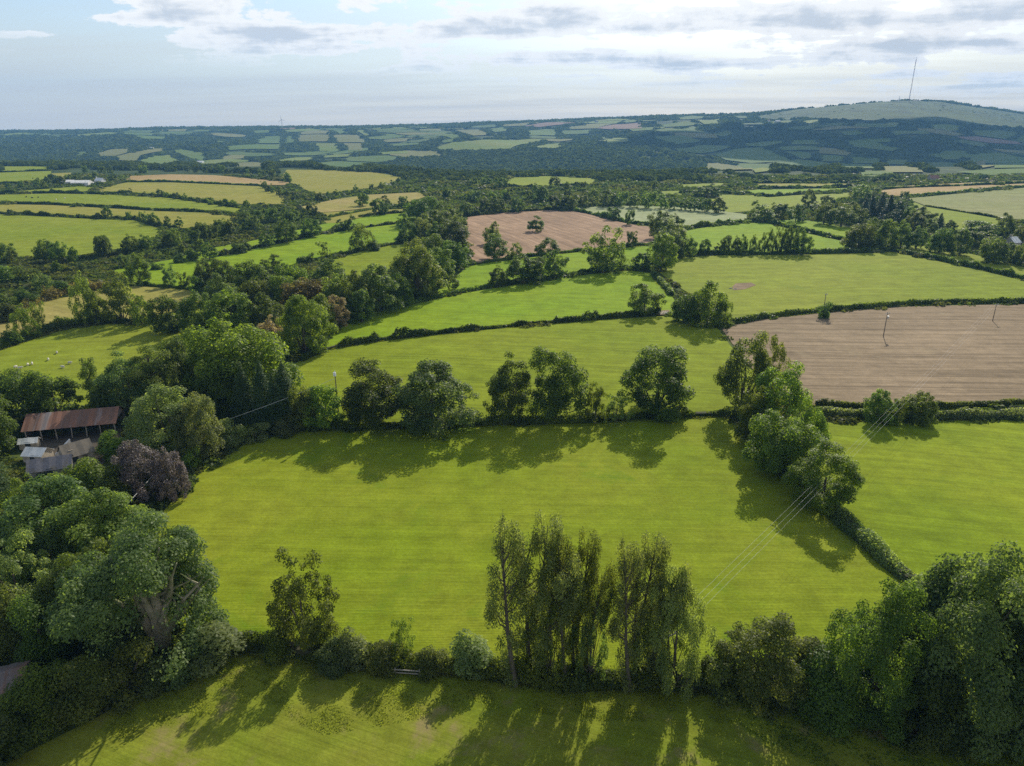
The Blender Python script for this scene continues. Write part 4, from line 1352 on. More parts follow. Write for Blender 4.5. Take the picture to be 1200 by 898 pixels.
cluster('across the left bright strips', 'oaks on the left bright strips', [
    (425, 261, 294, 30, 'L', 'light', 'loose pale tree on the hedge of the left bright strip'), (438, 281, 294, 17, 'S', 'dark'), (400, 257, 271, 17, 'D', 'dark'), (412, 252, 271, 18, 'D', 'dark'),
    (336, 257, 285, 30, 'D', 'dark', 'largest dark oak on the hedge of the left bright strips'), (365, 256, 278, 26, 'D', 'dark'), (313, 271, 290, 20, 'D', 'dark'), (280, 284, 297, 22, 'S', 'dark'), (290, 283, 294, 14, 'S', 'dark'),
    (246, 284, 305, 22, 'D', 'dark'), (225, 292, 306, 18, 'S', 'dark'), (210, 297, 308, 16, 'S', 'dark'),
    (381, 283, 302, 18, 'T', 'light', 'small pale lone tree on the left bright strip'), (364, 296, 308, 11, 'S', 'dark'), (467, 276, 286, 10, 'S', 'dark'),
    (444, 233, 252, 22, 'D', 'dark'), (425, 226, 242, 18, 'D', 'mid'), (452, 229, 243, 16, 'D', 'dark'), (473, 230, 243, 14, 'D', 'dark'),
])
cluster('around the left greening stubble', 'trees around the left greening stubble', [
    (103, 320, 380, 34, 'L', 'olive', 'tall loose tree on the hedge of the left greening stubble'), (118, 340, 379, 30, 'L', 'mid'), (144, 322, 378, 42, 'L', 'olive', 'broad loose olive tree beside the tall loose tree'),
    (170, 345, 381, 34, 'L', 'mid'), (200, 346, 388, 46, 'B', 'dark', 'dense dark tree left of the wood above the farm'), (30, 358, 398, 30, 'L', 'mid'), (47, 354, 390, 18, 'U', 'olive'), (12, 386, 404, 30, 'S', 'dark'),
    (165, 297, 334, 30, 'D', 'mid', 'two tiered round tree below the left valley wood'), (200, 311, 336, 20, 'L', 'grey'), (217, 319, 338, 18, 'L', 'mid'), (184, 308, 316, 18, 'S', 'dark'), (232, 322, 342, 18, 'S', 'dark'),
    (52, 320, 342, 26, 'L', 'grey'), (72, 328, 346, 30, 'S', 'dark'), (10, 345, 362, 34, 'S', 'mid'), (30, 340, 358, 30, 'S', 'dark'), (8, 356, 376, 36, 'S', 'olive'), (0, 310, 330, 40, 'S', 'light'), (30, 312, 330, 30, 'S', 'mid'),
    (90, 322, 336, 24, 'S', 'mid'),
])
MIXD = [('D', 'dark'), ('D', 'mid'), ('D', 'dark'), ('B', 'mid'), ('D', 'grey')]
belt('in the left valley wood', 'left valley wood', [(-10, 309), (40, 308), (90, 306), (130, 302), (170, 296), (205, 290), (240, 283), (270, 277), (300, 270)], 22, 8, 11.5, MIXD + [('B', 'dark')], 9)
belt('fronting the left valley wood', 'left valley wood fringe', [(45, 322), (90, 322), (130, 316), (165, 309), (205, 301), (240, 292)], 6, 4.5, 7, [('B', 'mid'), ('B', 'dark'), ('D', 'grey')], 5)
belt('in the wood between the left strips', 'wood between the left strips', [(282, 263), (305, 258), (330, 264), (350, 256), (372, 254)], 8, 8, 11, MIXD, 7)
belt('along the sloping hedge right of the left pastures', 'trees on the sloping left hedge', [(132, 229), (152, 229), (170, 230), (192, 232), (215, 235), (240, 239), (280, 246), (320, 250)], 12, 5, 8.5, [('D', 'dark'), ('S', 'dark'), ('D', 'mid')], 3)
belt('on the hedge above the large left pasture', 'thorns above the large left pasture', [(124, 256), (150, 257), (172, 262), (190, 266), (210, 268), (218, 265)], 7, 6, 9, [('D', 'dark'), ('B', 'dark')], 4)
belt('below the dry far left pasture', 'belt below the dry pasture', [(305, 221), (325, 229), (345, 234), (372, 236), (395, 230), (420, 226), (450, 221), (478, 213)], 15, 6, 9.5, MIXD, 6)
belt('around the far left farm', 'trees around the far left farm', [(0, 224), (22, 222), (30, 219), (48, 222), (62, 216), (72, 218), (88, 213), (100, 213), (116, 211), (136, 210)], 14, 8, 12, MIXD, 12)
belt('above the left tan stubble', 'belt above the left tan stubble', [(95, 202), (130, 205), (165, 203), (210, 202), (250, 203), (290, 206), (325, 210), (345, 215)], 17, 9, 14, MIXD, 16)
belt('in the centre belt behind the pinkish field', 'centre belt', [(508, 234), (540, 236), (580, 238), (620, 235), (660, 238), (700, 235)], 13, 9, 13, MIXD, 14)
belt('in the belt above the far centre pasture', 'upper centre belt', [(535, 222), (560, 217), (590, 222), (625, 224), (660, 223), (700, 222), (740, 222), (770, 221)], 12, 8, 13, MIXD, 14)
print('TREES', TREES[0])
#FARWOOD


def far_wood():
    rng = np.random.default_rng(5)
    pts = []
    y = 930.0
    while y < 5200:
        sp = 10.5 + (y - 1000) / 3000 * 13
        xs = np.arange(-.80 * y - 60, .80 * y + 60, sp)
        pts.append(np.stack([xs + rng.uniform(-.5, .5, len(xs)) * sp, y + rng.uniform(-.5, .5, len(xs)) * sp, np.full(len(xs), sp)], 1))
        y += sp * .95
    pts = np.concatenate(pts)
    x, y, sp = pts.T
    z = tz(x, y)
    u, v = proj(x, y, z)
    keep = np.ones(len(x), bool)
    for mat, poly in FAR_FIELDS:
        keep &= ~inpoly(u, v, poly)
    for nm, mat, poly in NEAR_FIELDS[12:]:
        keep &= ~inpoly(u, v, poly)
    ut, vt = proj(x, y, z + sp * .42)
    for mat, poly in FAR_FIELDS:
        keep &= ~inpoly(ut, vt, poly)
    for nm, mat, poly in NEAR_FIELDS[12:]:
        keep &= ~inpoly(ut, vt, poly)
    moor = inpoly(u, v, MOOR)
    keep &= ~moor | (rng.random(len(x)) < .10)
    for pa in CELLS:
        pu, pv = proj(pa[:, 0], pa[:, 1], tz(pa[:, 0], pa[:, 1]))
        bb = (ut > pu.min()) & (ut < pu.max()) & (vt > pv.min()) & (vt < pv.max())
        ii = np.nonzero(bb & keep & (y < pa[:, 1].mean()))[0]
        keep[ii] &= ~inpoly(ut[ii], vt[ii], list(zip(pu, pv)))
        bb = (x > pa[:, 0].min()) & (x < pa[:, 0].max()) & (y > pa[:, 1].min()) & (y < pa[:, 1].max())
        ii = np.nonzero(bb & keep)[0]
        keep[ii] &= ~inpoly(x[ii], y[ii], [tuple(q) for q in pa])
    inwood = np.zeros(len(x), bool)
    for w_ in WOODS:
        inwood |= inpoly(u, v, w_)
    inwood |= y < 1650
    # density: closed woods, broken by clearings
    cl = np.sin(x / 180 + 1) * np.sin(y / 240 + 2) + .7 * np.sin(x / 77 - y / 130) + .5 * np.sin(x / 45 + y / 60)
    dens = np.where(cl > .75, .35, .93)
    dens = np.where((u > 700) & (v < 186) & (cl > .1), dens * .55, dens)
    dens = np.where((u > 440) & (v < 164) & (cl > .2), dens * .55, dens)
    dens = np.where(y > RIDGE_Y + 60, .25, dens)
    nearshelf = (y < 1250) & (v > 203)
    dens = np.where(nearshelf, np.where(cl > 0, .55, .2), dens)
    keep &= rng.random(len(x)) < dens
    keep &= (u > -40) & (u < 1240)
    keep &= (v < 214)
    x, y, sp, z, v, inwood = x[keep], y[keep], sp[keep], z[keep], v[keep], inwood[keep]
    n = len(x)
    hh = sp * rng.uniform(.45, .85, n) * np.where(inwood, 1, np.where(rng.random(n) < .25, .85, .42))
    small = inpoly(*proj(x, y, z), MOOR)
    hh = np.where(small, hh * .3, hh)
    hh = np.where(y > RIDGE_Y - 300, hh * .62, hh)
    wr = sp * rng.uniform(.55, .8, n) * np.where(small, .5, 1)
    m = np.where(y < 1700, 44, np.where(y < 2600, 26, 18))
    idx = np.repeat(np.arange(n), m)
    k = len(idx)
    d = unit(rng.normal(size=(k, 3)))
    d[:, 2] = np.abs(d[:, 2]) * 1.1 - .12
    pos = np.stack([x[idx] + d[:, 0] * wr[idx], y[idx] + d[:, 1] * wr[idx], z[idx] + hh[idx] * (.32 + .60 * d[:, 2])], 1)
    tree_t = rng.random(n)
    t = np.clip(.6 * tree_t[idx] + .45 * rng.random(k), 0, 1)
    size = wr[idx] * np.where(m[idx] > 40, .62, .85) * (.7 + .6 * rng.random(k))
    V = leaves(pos, d + rng.normal(size=(k, 3)) * .35, size, rng, .7)
    print('far trees', n, 'cards', k)
    o = obj('far_woodland', quad_mesh('far_woodland', V, t, (LEAF['far'],)))
    tag(o, 'woods and hedgerows covering the far valley sides', 'woodland', None, 'stuff')


far_wood()
#THINGS


def scrub():
    """bushes and brambles on the unfarmed ground between the hedges and trees"""
    rng = np.random.default_rng(8)
    pts = []
    y = 62.0
    while y < 1080:
        sp = 2.2 + y / 110
        xs = np.arange(-.78 * y - 20, .78 * y + 20, sp)
        pts.append(np.stack([xs + rng.uniform(-.5, .5, len(xs)) * sp, y + rng.uniform(-.5, .5, len(xs)) * sp, np.full(len(xs), sp)], 1))
        y += sp * .9
    x, y, sp = np.concatenate(pts).T
    z = tz(x, y)
    u, v = proj(x, y, z)
    keep = (u > -30) & (u < 1230) & (v < 930)
    big = np.clip(.5 + .5 * np.sin(x / 13 + 1) * np.sin(y / 17) + .35 * np.sin(x / 5 - y / 7), .12, 1)
    hh = np.minimum((1.1 + y / 260) * rng.uniform(.5, 1.25, len(x)), 4.2) * big
    # leave every field, track and yard clear, also of what would lean over it
    for nm, mat, poly in NEAR_FIELDS:
        for dz, dv in ((0, 0), (1, 2), (0, -1.5)):
            uu, vv = proj(x, y, z + hh * dz * .9)
            keep &= ~inpoly(uu, vv + dv, poly)
    x, y, sp, z, hh = x[keep], y[keep], sp[keep], z[keep], hh[keep]
    n = len(x)
    wr = sp * rng.uniform(.5, .85, n)
    m = np.where(y < 130, 110, np.where(y < 250, 70, np.where(y < 500, 42, 26)))
    idx = np.repeat(np.arange(n), m)
    k = len(idx)
    d = unit(rng.normal(size=(k, 3)))
    d[:, 2] = np.abs(d[:, 2])
    r = .6 + .4 * rng.random((k, 1)) ** .5
    pos = np.stack([x[idx] + d[:, 0] * wr[idx] * r[:, 0], y[idx] + d[:, 1] * wr[idx] * r[:, 0], z[idx] + .05 + hh[idx] * d[:, 2] * r[:, 0]], 1)
    tt = rng.random(n)
    t = np.clip(.6 * tt[idx] + .4 * rng.random(k), 0, 1)
    size = np.sqrt(wr[idx] * (wr[idx] + 2 * hh[idx]) / m[idx]) * 2.0 * (.7 + .6 * rng.random(k))
    V = leaves(pos, d + rng.normal(size=(k, 3)) * .4, size, rng, .7)
    print('scrub', n, 'cards', k)
    mi = (np.sin(x / 23 + 2) * np.sin(y / 31) + .5 * rng.normal(size=n) > .35).astype(int)[idx]
    o = obj('undergrowth', quad_mesh('undergrowth', V, t, (LEAF['scrub'], LEAF['bramble']), mi))
    tag(o, 'brambles and low scrub filling the ground between trees and hedges', 'undergrowth', None, 'stuff')


scrub()


def weeds(name, label, poly, dens, size, mat, thr=.1, seed=3):
    rng = np.random.default_rng(seed)
    pts = [P(*q) for q in poly]
    x0, x1 = min(p.x for p in pts), max(p.x for p in pts)
    y0, y1 = min(p.y for p in pts), max(p.y for p in pts)
    n = int((x1 - x0) * (y1 - y0) * dens)
    x, y = rng.uniform(x0, x1, n), rng.uniform(y0, y1, n)
    k = inpoly(x, y, [(p.x, p.y) for p in pts])
    nz = np.sin(x / 1.9 + 1) * np.sin(y / 1.4) + .8 * np.sin(x / .8 + y / 1.1) + .6 * np.sin(x / 4.2 - y / 3.3)
    k &= nz + rng.normal(size=n) * .6 > thr
    x, y, nz = x[k], y[k], nz[k]
    n = len(x)
    z = tz(x, y) + .06 + .22 * rng.random(n) * np.clip(nz + .4, .2, 1.6) * size / .25
    V = leaves(np.stack([x, y, z], 1), rng.normal(size=(n, 3)) * .8 + np.array([0, .3, .9]), size * (.6 + .8 * rng.random(n)), rng, .5)
    o = obj(name, quad_mesh(name, V, np.clip(rng.random(n) * .7 + .15 * nz, 0, 1), (LEAF[mat],)))
    tag(o, label, name.replace('_', ' '), None, 'stuff')


weeds('weeds', 'rank weeds and grass tussocks on the rough top of the lower lawn',
      [(190, 790), (300, 772), (420, 782), (560, 796), (700, 806), (840, 812), (860, 850), (700, 845), (560, 830), (450, 850), (380, 862), (300, 822), (200, 850), (150, 868), (120, 860)], 60, .15, 'weed', .1)
weeds('nettles', 'dark nettles in the shade below the right hand trees',
      [(830, 815), (960, 822), (1100, 845), (1290, 862), (1290, 920), (1040, 920), (960, 900), (880, 862)], 30, .26, 'mid', -.2, 5)

# ---- materials of the built things
RUST = plain_mat('rusty_corrugated_iron', (.235, .115, .072), (.165, .098, .070), .9, .75, .2, .0, (1.2, .12, .12), third=(.27, .235, .22))
RUST2 = plain_mat('weathered_grey_iron', (.26, .22, .20), (.19, .15, .135), 1.1, .75, .2, .0, (1.0, .15, .15), third=(.22, .12, .08))
SLATE = plain_mat('old_slate', (.16, .15, .16), (.21, .195, .20), 1.6, .7, .3, third=(.15, .13, .10))
BROWNSLATE = plain_mat('brown_slate', (.21, .175, .13), (.16, .14, .11), 1.8, .8, .3)
PALEROOF = plain_mat('pale_cement_sheet', (.80, .78, .73), (.66, .65, .60), .8, .8, .2, third=(.50, .49, .44))
STONE = plain_mat('cream_stone', (.46, .40, .31), (.34, .29, .22), 1.3, .9, .5, third=(.26, .23, .18))
GREYSTONE = plain_mat('grey_field_stone', (.33, .30, .26), (.24, .22, .19), 1.5, .9, .6, third=(.16, .17, .10))
WHITEWASH = plain_mat('white_render', (.72, .70, .66), (.62, .60, .56), .6, .8, .1)
DARKWOOD = plain_mat('dark_timber', (.09, .07, .055), (.14, .115, .09), 2.0, .85, .3, stretch=(1, 1, 4))
WOODPOLE = plain_mat('creosoted_pole', (.13, .10, .075), (.20, .165, .13), 2.0, .85, .2, stretch=(3, 3, .3))
GREYWOOD = plain_mat('silvered_timber', (.34, .31, .27), (.24, .215, .185), 2.5, .85, .2)
GALV = plain_mat('galvanised_metal', (.55, .56, .57), (.46, .47, .48), 3, .4, 0, .7)
PORC = plain_mat('pale_porcelain', (.78, .78, .76), (.70, .70, .68), 3, .3)
WIRE = plain_mat('bright_wire', (.66, .66, .64), (.58, .58, .57), 3, .55, 0, .2)
GLASSM = plain_mat('dark_window', (.03, .035, .04), (.05, .055, .06), 2, .15)
WHITEM = plain_mat('white_paint', (.78, .79, .80), (.72, .73, .74), 1, .5)
TURBM = plain_mat('turbine_backlit_grey', (.42, .43, .45), (.38, .39, .41), 1, .5)  # white turbine greyed in its base colour to look backlit
REDM = plain_mat('mast_red', (.42, .10, .07), (.36, .09, .07), 1, .6)
MASTW = plain_mat('mast_white', (.60, .60, .60), (.52, .52, .52), 1, .6)
WOOL = plain_mat('sheep_wool', (.66, .61, .52), (.56, .51, .42), 6, .95, .4)
HIDE = plain_mat('dark_cattle', (.05, .04, .035), (.08, .06, .05), 3, .8)
REDROOF = plain_mat('clay_roof', (.33, .17, .12), (.26, .13, .10), 2, .8)
TARP = plain_mat('blue_tarp', (.04, .16, .30), (.03, .12, .24), 1.5, .5, .4)


def Q(*a):
    return np.array(a, float)[None]


def sheet(p00, p10, p01, nx, amp):
    """corrugated sheet spanned from p00 along p10 (across the waves) and p01"""
    p00, p10, p01 = (np.array(p, float) for p in (p00, p10, p01))
    nrm = unit(np.cross(p10 - p00, p01 - p00)[None])[0]
    f = np.linspace(0, 1, nx + 1)
    top = p00 + (p10 - p00) * f[:, None] + nrm * (amp * np.sin(f * nx * math.pi / 2))[:, None]
    bot = top + (p01 - p00)
    th = nrm * -.04
    q = [np.stack([top[:-1], top[1:], bot[1:], bot[:-1]], 1), np.stack([top[:-1] + th, bot[:-1] + th, bot[1:] + th, top[1:] + th], 1)]
    for e in (top, bot):
        q.append(np.stack([e[:-1], e[1:], e[1:] + th, e[:-1] + th], 1))
    q.append(np.stack([top[[0, -1]], bot[[0, -1]], bot[[0, -1]] + th, top[[0, -1]] + th], 1))
    return np.concatenate(q)


def part(name, q, mat, parent):
    return obj(name, quad_mesh(name, np.asarray(q, float), None, (mat,)), parent)


def gabled(name, label, cat, pos, rot, L_, D, eave, ridge, wall, roof, wins=2, chim=0, over=.25, group=None, door=True, flat=False):
    """house or shed, its long front on local -y"""
    o = empty(name, pos, rot)
    hx, hy = L_ / 2, D / 2
    q = [Q((-hx, -hy, -.6), (hx, -hy, -.6), (hx, -hy, eave), (-hx, -hy, eave)), Q((hx, hy, -.6), (-hx, hy, -.6), (-hx, hy, eave), (hx, hy, eave))]
    for s_ in (-1, 1):
        q.append(Q((s_ * hx, -hy, -.6), (s_ * hx, hy, -.6), (s_ * hx, hy, eave), (s_ * hx, -hy, eave)))
        q.append(Q((s_ * hx, -hy, eave), (s_ * hx, hy, eave), (s_ * hx, .01, ridge), (s_ * hx, -.01, ridge)))
    part('wall', np.concatenate(q), wall, o)
    k = (ridge - eave) / hy
    rx = hx + over
    n = max(6, int(L_ * 2))
    e0 = eave - over * k + .06
    q = [sheet((-rx, 0, ridge + .06), (rx, 0, ridge + .06), (-rx, -hy - over, e0), n, .03), sheet((rx, 0, ridge + .06), (-rx, 0, ridge + .06), (rx, hy + over, e0), n, .03)]
    r = part('roof', np.concatenate(q), roof, o)
    for c in range(chim):
        cx_ = -hx + .5 if c == 0 else hx - .5
        part('chimney', boxq((cx_ - .4, -.4, ridge - .8), (cx_ + .4, .4, ridge + 1.3)), wall, r)
    for i in range(wins):
        wx = -hx + (i + 1) * L_ / (wins + 1)
        if door and i == wins // 2:
            part('door', boxq((wx - .45, -hy - .04, 0), (wx + .45, -hy - .005, 2.0)), DARKWOOD, o)
            continue
        wn = part('window', boxq((wx - .5, -hy - .03, eave * .42), (wx + .5, -hy - .005, eave * .42 + 1.1)), GLASSM, o)
        part('sill', boxq((wx - .58, -hy - .1, eave * .42 - .08), (wx + .58, -hy - .032, eave * .42 - .002)), wall, wn)
    return tag(o, label, cat, group)


def px_rot(a, b):
    d = b - a
    return math.atan2(d.y, d.x), d.length


# ---- the barn
g1, g2 = P(31, 519), P(137, 509)
rz, BL = px_rot(g1, g2)
barn = empty('barn', g1, rz)
BD, BE, BR = 8.5, 3.0, 5.1
n = 44
part('roof', np.concatenate([sheet((-.4, BD / 2, BR), (BL + .4, BD / 2, BR), (-.4, -.5, BE - .2), n, .05), sheet((BL + .4, BD / 2, BR), (-.4, BD / 2, BR), (BL + .4, BD + .5, BE - .2), n, .05)]), RUST, barn)
part('back_wall', boxq((0, BD - .15, -.5), (BL, BD, BE)), DARKWOOD, barn)
part('end_wall', boxq((0, 0.2, -.5), (.15, BD - .16, BE)), DARKWOOD, barn)
part('gable_sheeting', np.concatenate([Q((BL, .2, BE - .1), (BL, BD - .2, BE - .1), (BL, BD / 2 + .01, BR - .12), (BL, BD / 2 - .01, BR - .12)),
                                       Q((.1, .2, BE - .1), (.1, BD - .2, BE - .1), (.1, BD / 2 + .01, BR - .12), (.1, BD / 2 - .01, BR - .12))]), RUST2, barn)
for i in range(7):
    x = .2 + i * (BL - .4) / 6
    part('post', tube([(x, .1, -.5), (x + (.25 if i in (3, 4) else 0), .1, BE - .15)], [.13, .12], 6), GREYWOOD, barn)
part('beam', boxq((0, 0, BE - .34), (BL, .2, BE - .14)), GREYWOOD, barn)
tag(barn, 'long open fronted barn with rusty corrugated iron roof', 'barn')

# ---- ruins in front of the barn
c0 = P(92, 541)
rot0 = rz + .55
gabled('cottage', 'ruined stone cottage with brown slate roof in front of the barn', 'house', c0, rot0, 5.2, 4.6, 2.4, 4.4, STONE, BROWNSLATE, 2, 0)
for i, (px_, pv) in enumerate(((80, 543), (86, 545))):
    p = P(px_, pv)
    o = empty('chimney_stack', p, rot0)
    part('stack', boxq((-.32, -.32, -.4), (.32, .32, 3.0 + .3 * i)), GREYSTONE, o)
    part('cap', boxq((-.4, -.4, 3.003 + .3 * i), (.4, .4, 3.14 + .3 * i)), STONE, o)
    tag(o, ('left' if i == 0 else 'right') + ' of two broken chimney stacks standing before the ruined cottage', 'chimney', 'broken chimney stacks')
gabled('outbuilding', 'low outbuilding with purplish grey slate roof left of the broken chimneys', 'outbuilding', P(62, 553), rz + .12, 7.4, 4.4, 1.5, 3.2, GREYSTONE, SLATE, 1, 0, door=False)
gabled('shed', 'small shed with pale cement roof left of the ruined cottage', 'shed', P(46, 539), rz - .35, 4.2, 3.4, 1.7, 2.8, STONE, PALEROOF, 1, 0, door=False)
gabled('shed', 'narrow pale roofed shed close under the left end of the barn', 'shed', P(36, 525), rz, 3.4, 2.0, 1.6, 2.3, STONE, PALEROOF, 1, 0, door=False)
# leaning broken walls of the yard
a, b = P(66, 538), P(86, 532)
rr, ll = px_rot(a, b)
o = empty('broken_wall', a, rr)
q = [Q((0, 0, -.3), (ll, 0, -.3), (ll, 0, 3.4), (0, 0, 1.0)), Q((ll, .45, -.3), (0, .45, -.3), (0, .45, 1.0), (ll, .45, 3.4)), Q((0, 0, 1.0), (ll, 0, 3.4), (ll, .45, 3.4), (0, .45, 1.0)),
     Q((0, 0, -.3), (0, 0, 1.0), (0, .45, 1.0), (0, .45, -.3)), Q((ll, 0, -.3), (ll, .45, -.3), (ll, .45, 3.4), (ll, 0, 3.4))]
part('wall_body', np.concatenate(q), WHITEWASH, o)
tag(o, 'broken whitewashed gable wall rising to the right beside the cottage', 'wall')
a, b = P(234, 537), P(255, 525)
rr, ll = px_rot(a, b)
o = empty('stone_wall', a, rr)
part('wall_body', boxq((0, 0, -.4), (ll, .7, 1.5)), GREYSTONE, o)
part('coping', boxq((-.05, -.06, 1.503), (ll + .05, .76, 1.68)), STONE, o)
tag(o, 'short grey stone wall with pale coping at the corner of the mown field', 'wall')

# ---- roof in the lower left corner
c0 = P(-8, 815)
gabled('garden_shed', 'weathered corrugated shed roof cut by the lower left edge', 'shed', c0, .42, 7.5, 5.0, 1.9, 3.0, DARKWOOD, RUST2, 1, 0)
p = P(50, 766)
o = empty('tarpaulin', p, .3)
V = []
gx = np.linspace(-1.1, 1.1, 9)
zz = lambda x, y: .55 - .25 * x * x - .35 * y * y + .06 * math.sin(4 * x + 3 * y)
for i in range(8):
    for j in range(8):
        V.append([(gx[a_] * 1.0, gx[b_] * .8, max(zz(gx[a_], gx[b_]), .03)) for a_, b_ in ((i, j), (i + 1, j), (i + 1, j + 1), (i, j + 1))])
part('sheet', V, TARP, o)
part('log_pile', boxq((-.7, -.5, -.1), (.7, .5, .18)), GREYWOOD, o)
tag(o, 'blue tarpaulin over a small heap in the shade by the garden shed', 'tarpaulin')

# ---- poles and wires


def upole(label, base, h, arm=0.0, trafo=False, ins=3, white=False, group='wooden power poles'):
    o = empty('utility_pole', base, RND.uniform(-.3, .3) if not arm else .5)
    part('pole', tube([(0, 0, -1), (0, 0, h)], [.16, .10], 8), WOODPOLE, o)
    if arm:
        ca = part('crossarm', boxq((-arm, -.17, h - .55), (arm, -.05, h - .40)), GREYWOOD, o)
        for i in range(ins):
            x = -arm + .1 + i * (2 * arm - .2) / max(ins - 1, 1)
            part('insulator', tube([(x, -.11, h - .4), (x, -.11, h - .15), (x, -.11, h - .05)], [.06, .10, .03], 8), PORC, ca)
    else:
        part('insulator', tube([(0, 0, h), (0, 0, h + .14), (0, 0, h + .26)], [.07, .12, .04], 8), PORC, o)
    if trafo:
        tr = part('transformer', np.concatenate([tube([(.05, -.42, h - 2.0), (.05, -.42, h - 1.2)], [.28, .28], 10), boxq((-.12, -.2, h - 1.9), (.2, -.1, h - 1.3))]), GALV, o)
        part('bushing', tube([(.05, -.42, h - 1.2), (.05, -.42, h - .95)], [.07, .04], 6), PORC, tr)
    if white:
        part('cabinet', boxq((-.28, -.42, h - .9), (.28, -.14, h - .05)), WHITEM, o)
    tag(o, label, 'power pole', group)
    return base + Vector((0, 0, h))


tA = upole('power pole at the right edge of the ploughed field', P(1163, 377), height_at(P(1163, 377), 356), 1.0)
bB = P(779, 798)
tB = upole('power pole hidden among the front willows', bB, height_at(bB, 741), 1.0)
upole('power pole with transformer and crossarm in the ploughed field', P(1035, 395), height_at(P(1035, 395), 366), 1.1, True)
upole('power pole standing in the round ivy bush above the ploughed field', P(964, 371), height_at(P(964, 371), 344), .7, False, 2)
tC = upole('slim power pole beside the purple trees and stone wall', P(226, 525), height_at(P(226, 525), 506))
bD = P(39, 736)
tD = upole('leaning garden power pole among pale bushes at the left', bD, height_at(bD, 714))
bE = P(398, 500)
tE = upole('power pole with white cabinet between two trees of the middle hedge', bE, height_at(bE, 436), 0, False, 1, True)
bG = P(-60, 800)
tG = bG + Vector((0, 0, 6.5))
bH = P(1290, 262)
tH = bH + Vector((0, 0, 8))


def cable(label, a, b, sag, r=.028, group=None):
    pts = []
    m = 28
    for i in range(m + 1):
        f = i / m
        p = a.lerp(b, f)
        pts.append((p.x - a.x, p.y - a.y, p.z - a.z - 4 * sag * f * (1 - f)))
    o = obj('power_cable', quad_mesh('power_cable', tube(pts, [r] * (m + 1), 5), None, (WIRE,)))
    o.location = a
    tag(o, label, 'cable', group)


d = Vector((tB.y - tA.y, tA.x - tB.x, 0)).normalized()
for k, nm_ in ((-1, 'left'), (0, 'middle'), (1, 'right')):
    cable(f'{nm_} wire of the three wire power line crossing the mown field', tA + d * k * .85 * -1, tB + d * k * .85 * -1, .9, .009, 'wires of the field power line')
cable('bright wire running down left from the slim pole across the purple trees', tC, tD, .6, .045)
cable('thin wire running right from the slim pole into the conifers', tC, tE + Vector((0, 0, -1.5)), .5, .03)
cable('wire leaving the leaning garden pole at the left edge', tD, tG, .4, .03)

# ---- fence rail on the front hedge
a, b = P(435, 789), P(492, 793)
rr, ll = px_rot(a, b)
o = empty('rail_fence', a, rr)
for i in range(3):
    x = i * ll / 2
    part('post', boxq((x - .06, -.06, -.3), (x + .06, .06, 1.15)), GREYWOOD, o)
part('rail', boxq((-.2, -.14, .86), (ll + .2, -.062, .98)), GREYWOOD, o)
part('rail', boxq((-.2, -.14, .42), (ll + .2, -.062, .53)), GREYWOOD, o)
tag(o, 'short silvery rail fence patching the front hedge below the sapling', 'fence')
# gate in the field gap
a, b = P(772, 369), P(783, 369)
rr, ll = px_rot(a, b)
o = empty('field_gate', a, rr)
for x in (0, ll):
    part('post', boxq((x - .09, -.09, -.3), (x + .09, .09, 1.4)), GREYWOOD, o)
part('gate_bars', np.concatenate([boxq((.1, -.03, .25 + .24 * i), (ll - .1, .03, .31 + .24 * i)) for i in range(5)] + [boxq((.1, .032, .2), (.17, .07, 1.3)), boxq((ll - .17, .032, .2), (ll - .1, .07, 1.3))]), GALV, o)
tag(o, 'metal field gate in the gap right of the round oak', 'gate')


# ---- animals
def animal(name, label, cat, p, rot, L_, mat, leg, group):
    bm = bmesh.new()
    from mathutils import Matrix as M

    def ball(c, r, seg=2):
        g = bmesh.ops.create_icosphere(bm, subdivisions=seg, radius=1)
        bmesh.ops.transform(bm, matrix=M.Translation(c) @ M.Diagonal((*r, 1)), verts=g['verts'])
    k = L_ / 1.1
    ball((0, 0, .62 * k), (.52 * k, .25 * k, .27 * k), 3)
    ball((.42 * k, 0, .74 * k), (.2 * k, .16 * k, .19 * k))
    ball((.66 * k, 0, .60 * k if leg else .85 * k), (.16 * k, .09 * k, .10 * k))
    ball((-.52 * k, 0, .6 * k), (.06 * k, .05 * k, .13 * k), 1)
    for sx_ in (-.33, .3):
        for sy_ in (-.13, .13):
            g = bmesh.ops.create_cone(bm, segments=6, radius1=.045 * k, radius2=.075 * k, depth=.5 * k, cap_ends=True)
            bmesh.ops.transform(bm, matrix=M.Translation((sx_ * k, sy_ * k, .25 * k)), verts=g['verts'])
    me = bpy.data.meshes.new(name)
    bm.to_mesh(me)
    bm.free()
    me.materials.append(mat)
    for pl in me.polygons:
        pl.use_smooth = True
    o = obj(name, me)
    o.location = p
    o.rotation_euler = (0, 0, rot)
    tag(o, label, cat, group)


SHEEP = [(67, 415), (57, 423), (33, 429), (38, 428), (82, 427), (74, 432), (19, 432), (24, 433)]
for i, q_ in enumerate(sorted(SHEEP)):
    animal('sheep', f'white sheep grazing the left pasture, {ORD[i]} from the left', 'sheep', P(*q_), RND.random() * 6.28, 1.15, WOOL, True, 'sheep on the left pasture')
for i, q_ in enumerate([(31, 232), (38, 233), (45, 232.5)]):
    animal('cow', f'dark cow on the far left pasture, {ORD[i]} from the left', 'cow', P(*q_), RND.random() * 6.28, 2.2, HIDE, True, 'cows on the far left pasture')
for i, q_ in enumerate([(66, 235), (76, 233.5)]):
    animal('sheep', f'pale sheep beside the dark cows, {ORD[i]} from the left', 'sheep', P(*q_), RND.random() * 6.28, 1.8, WOOL, True, 'sheep beside the cows')

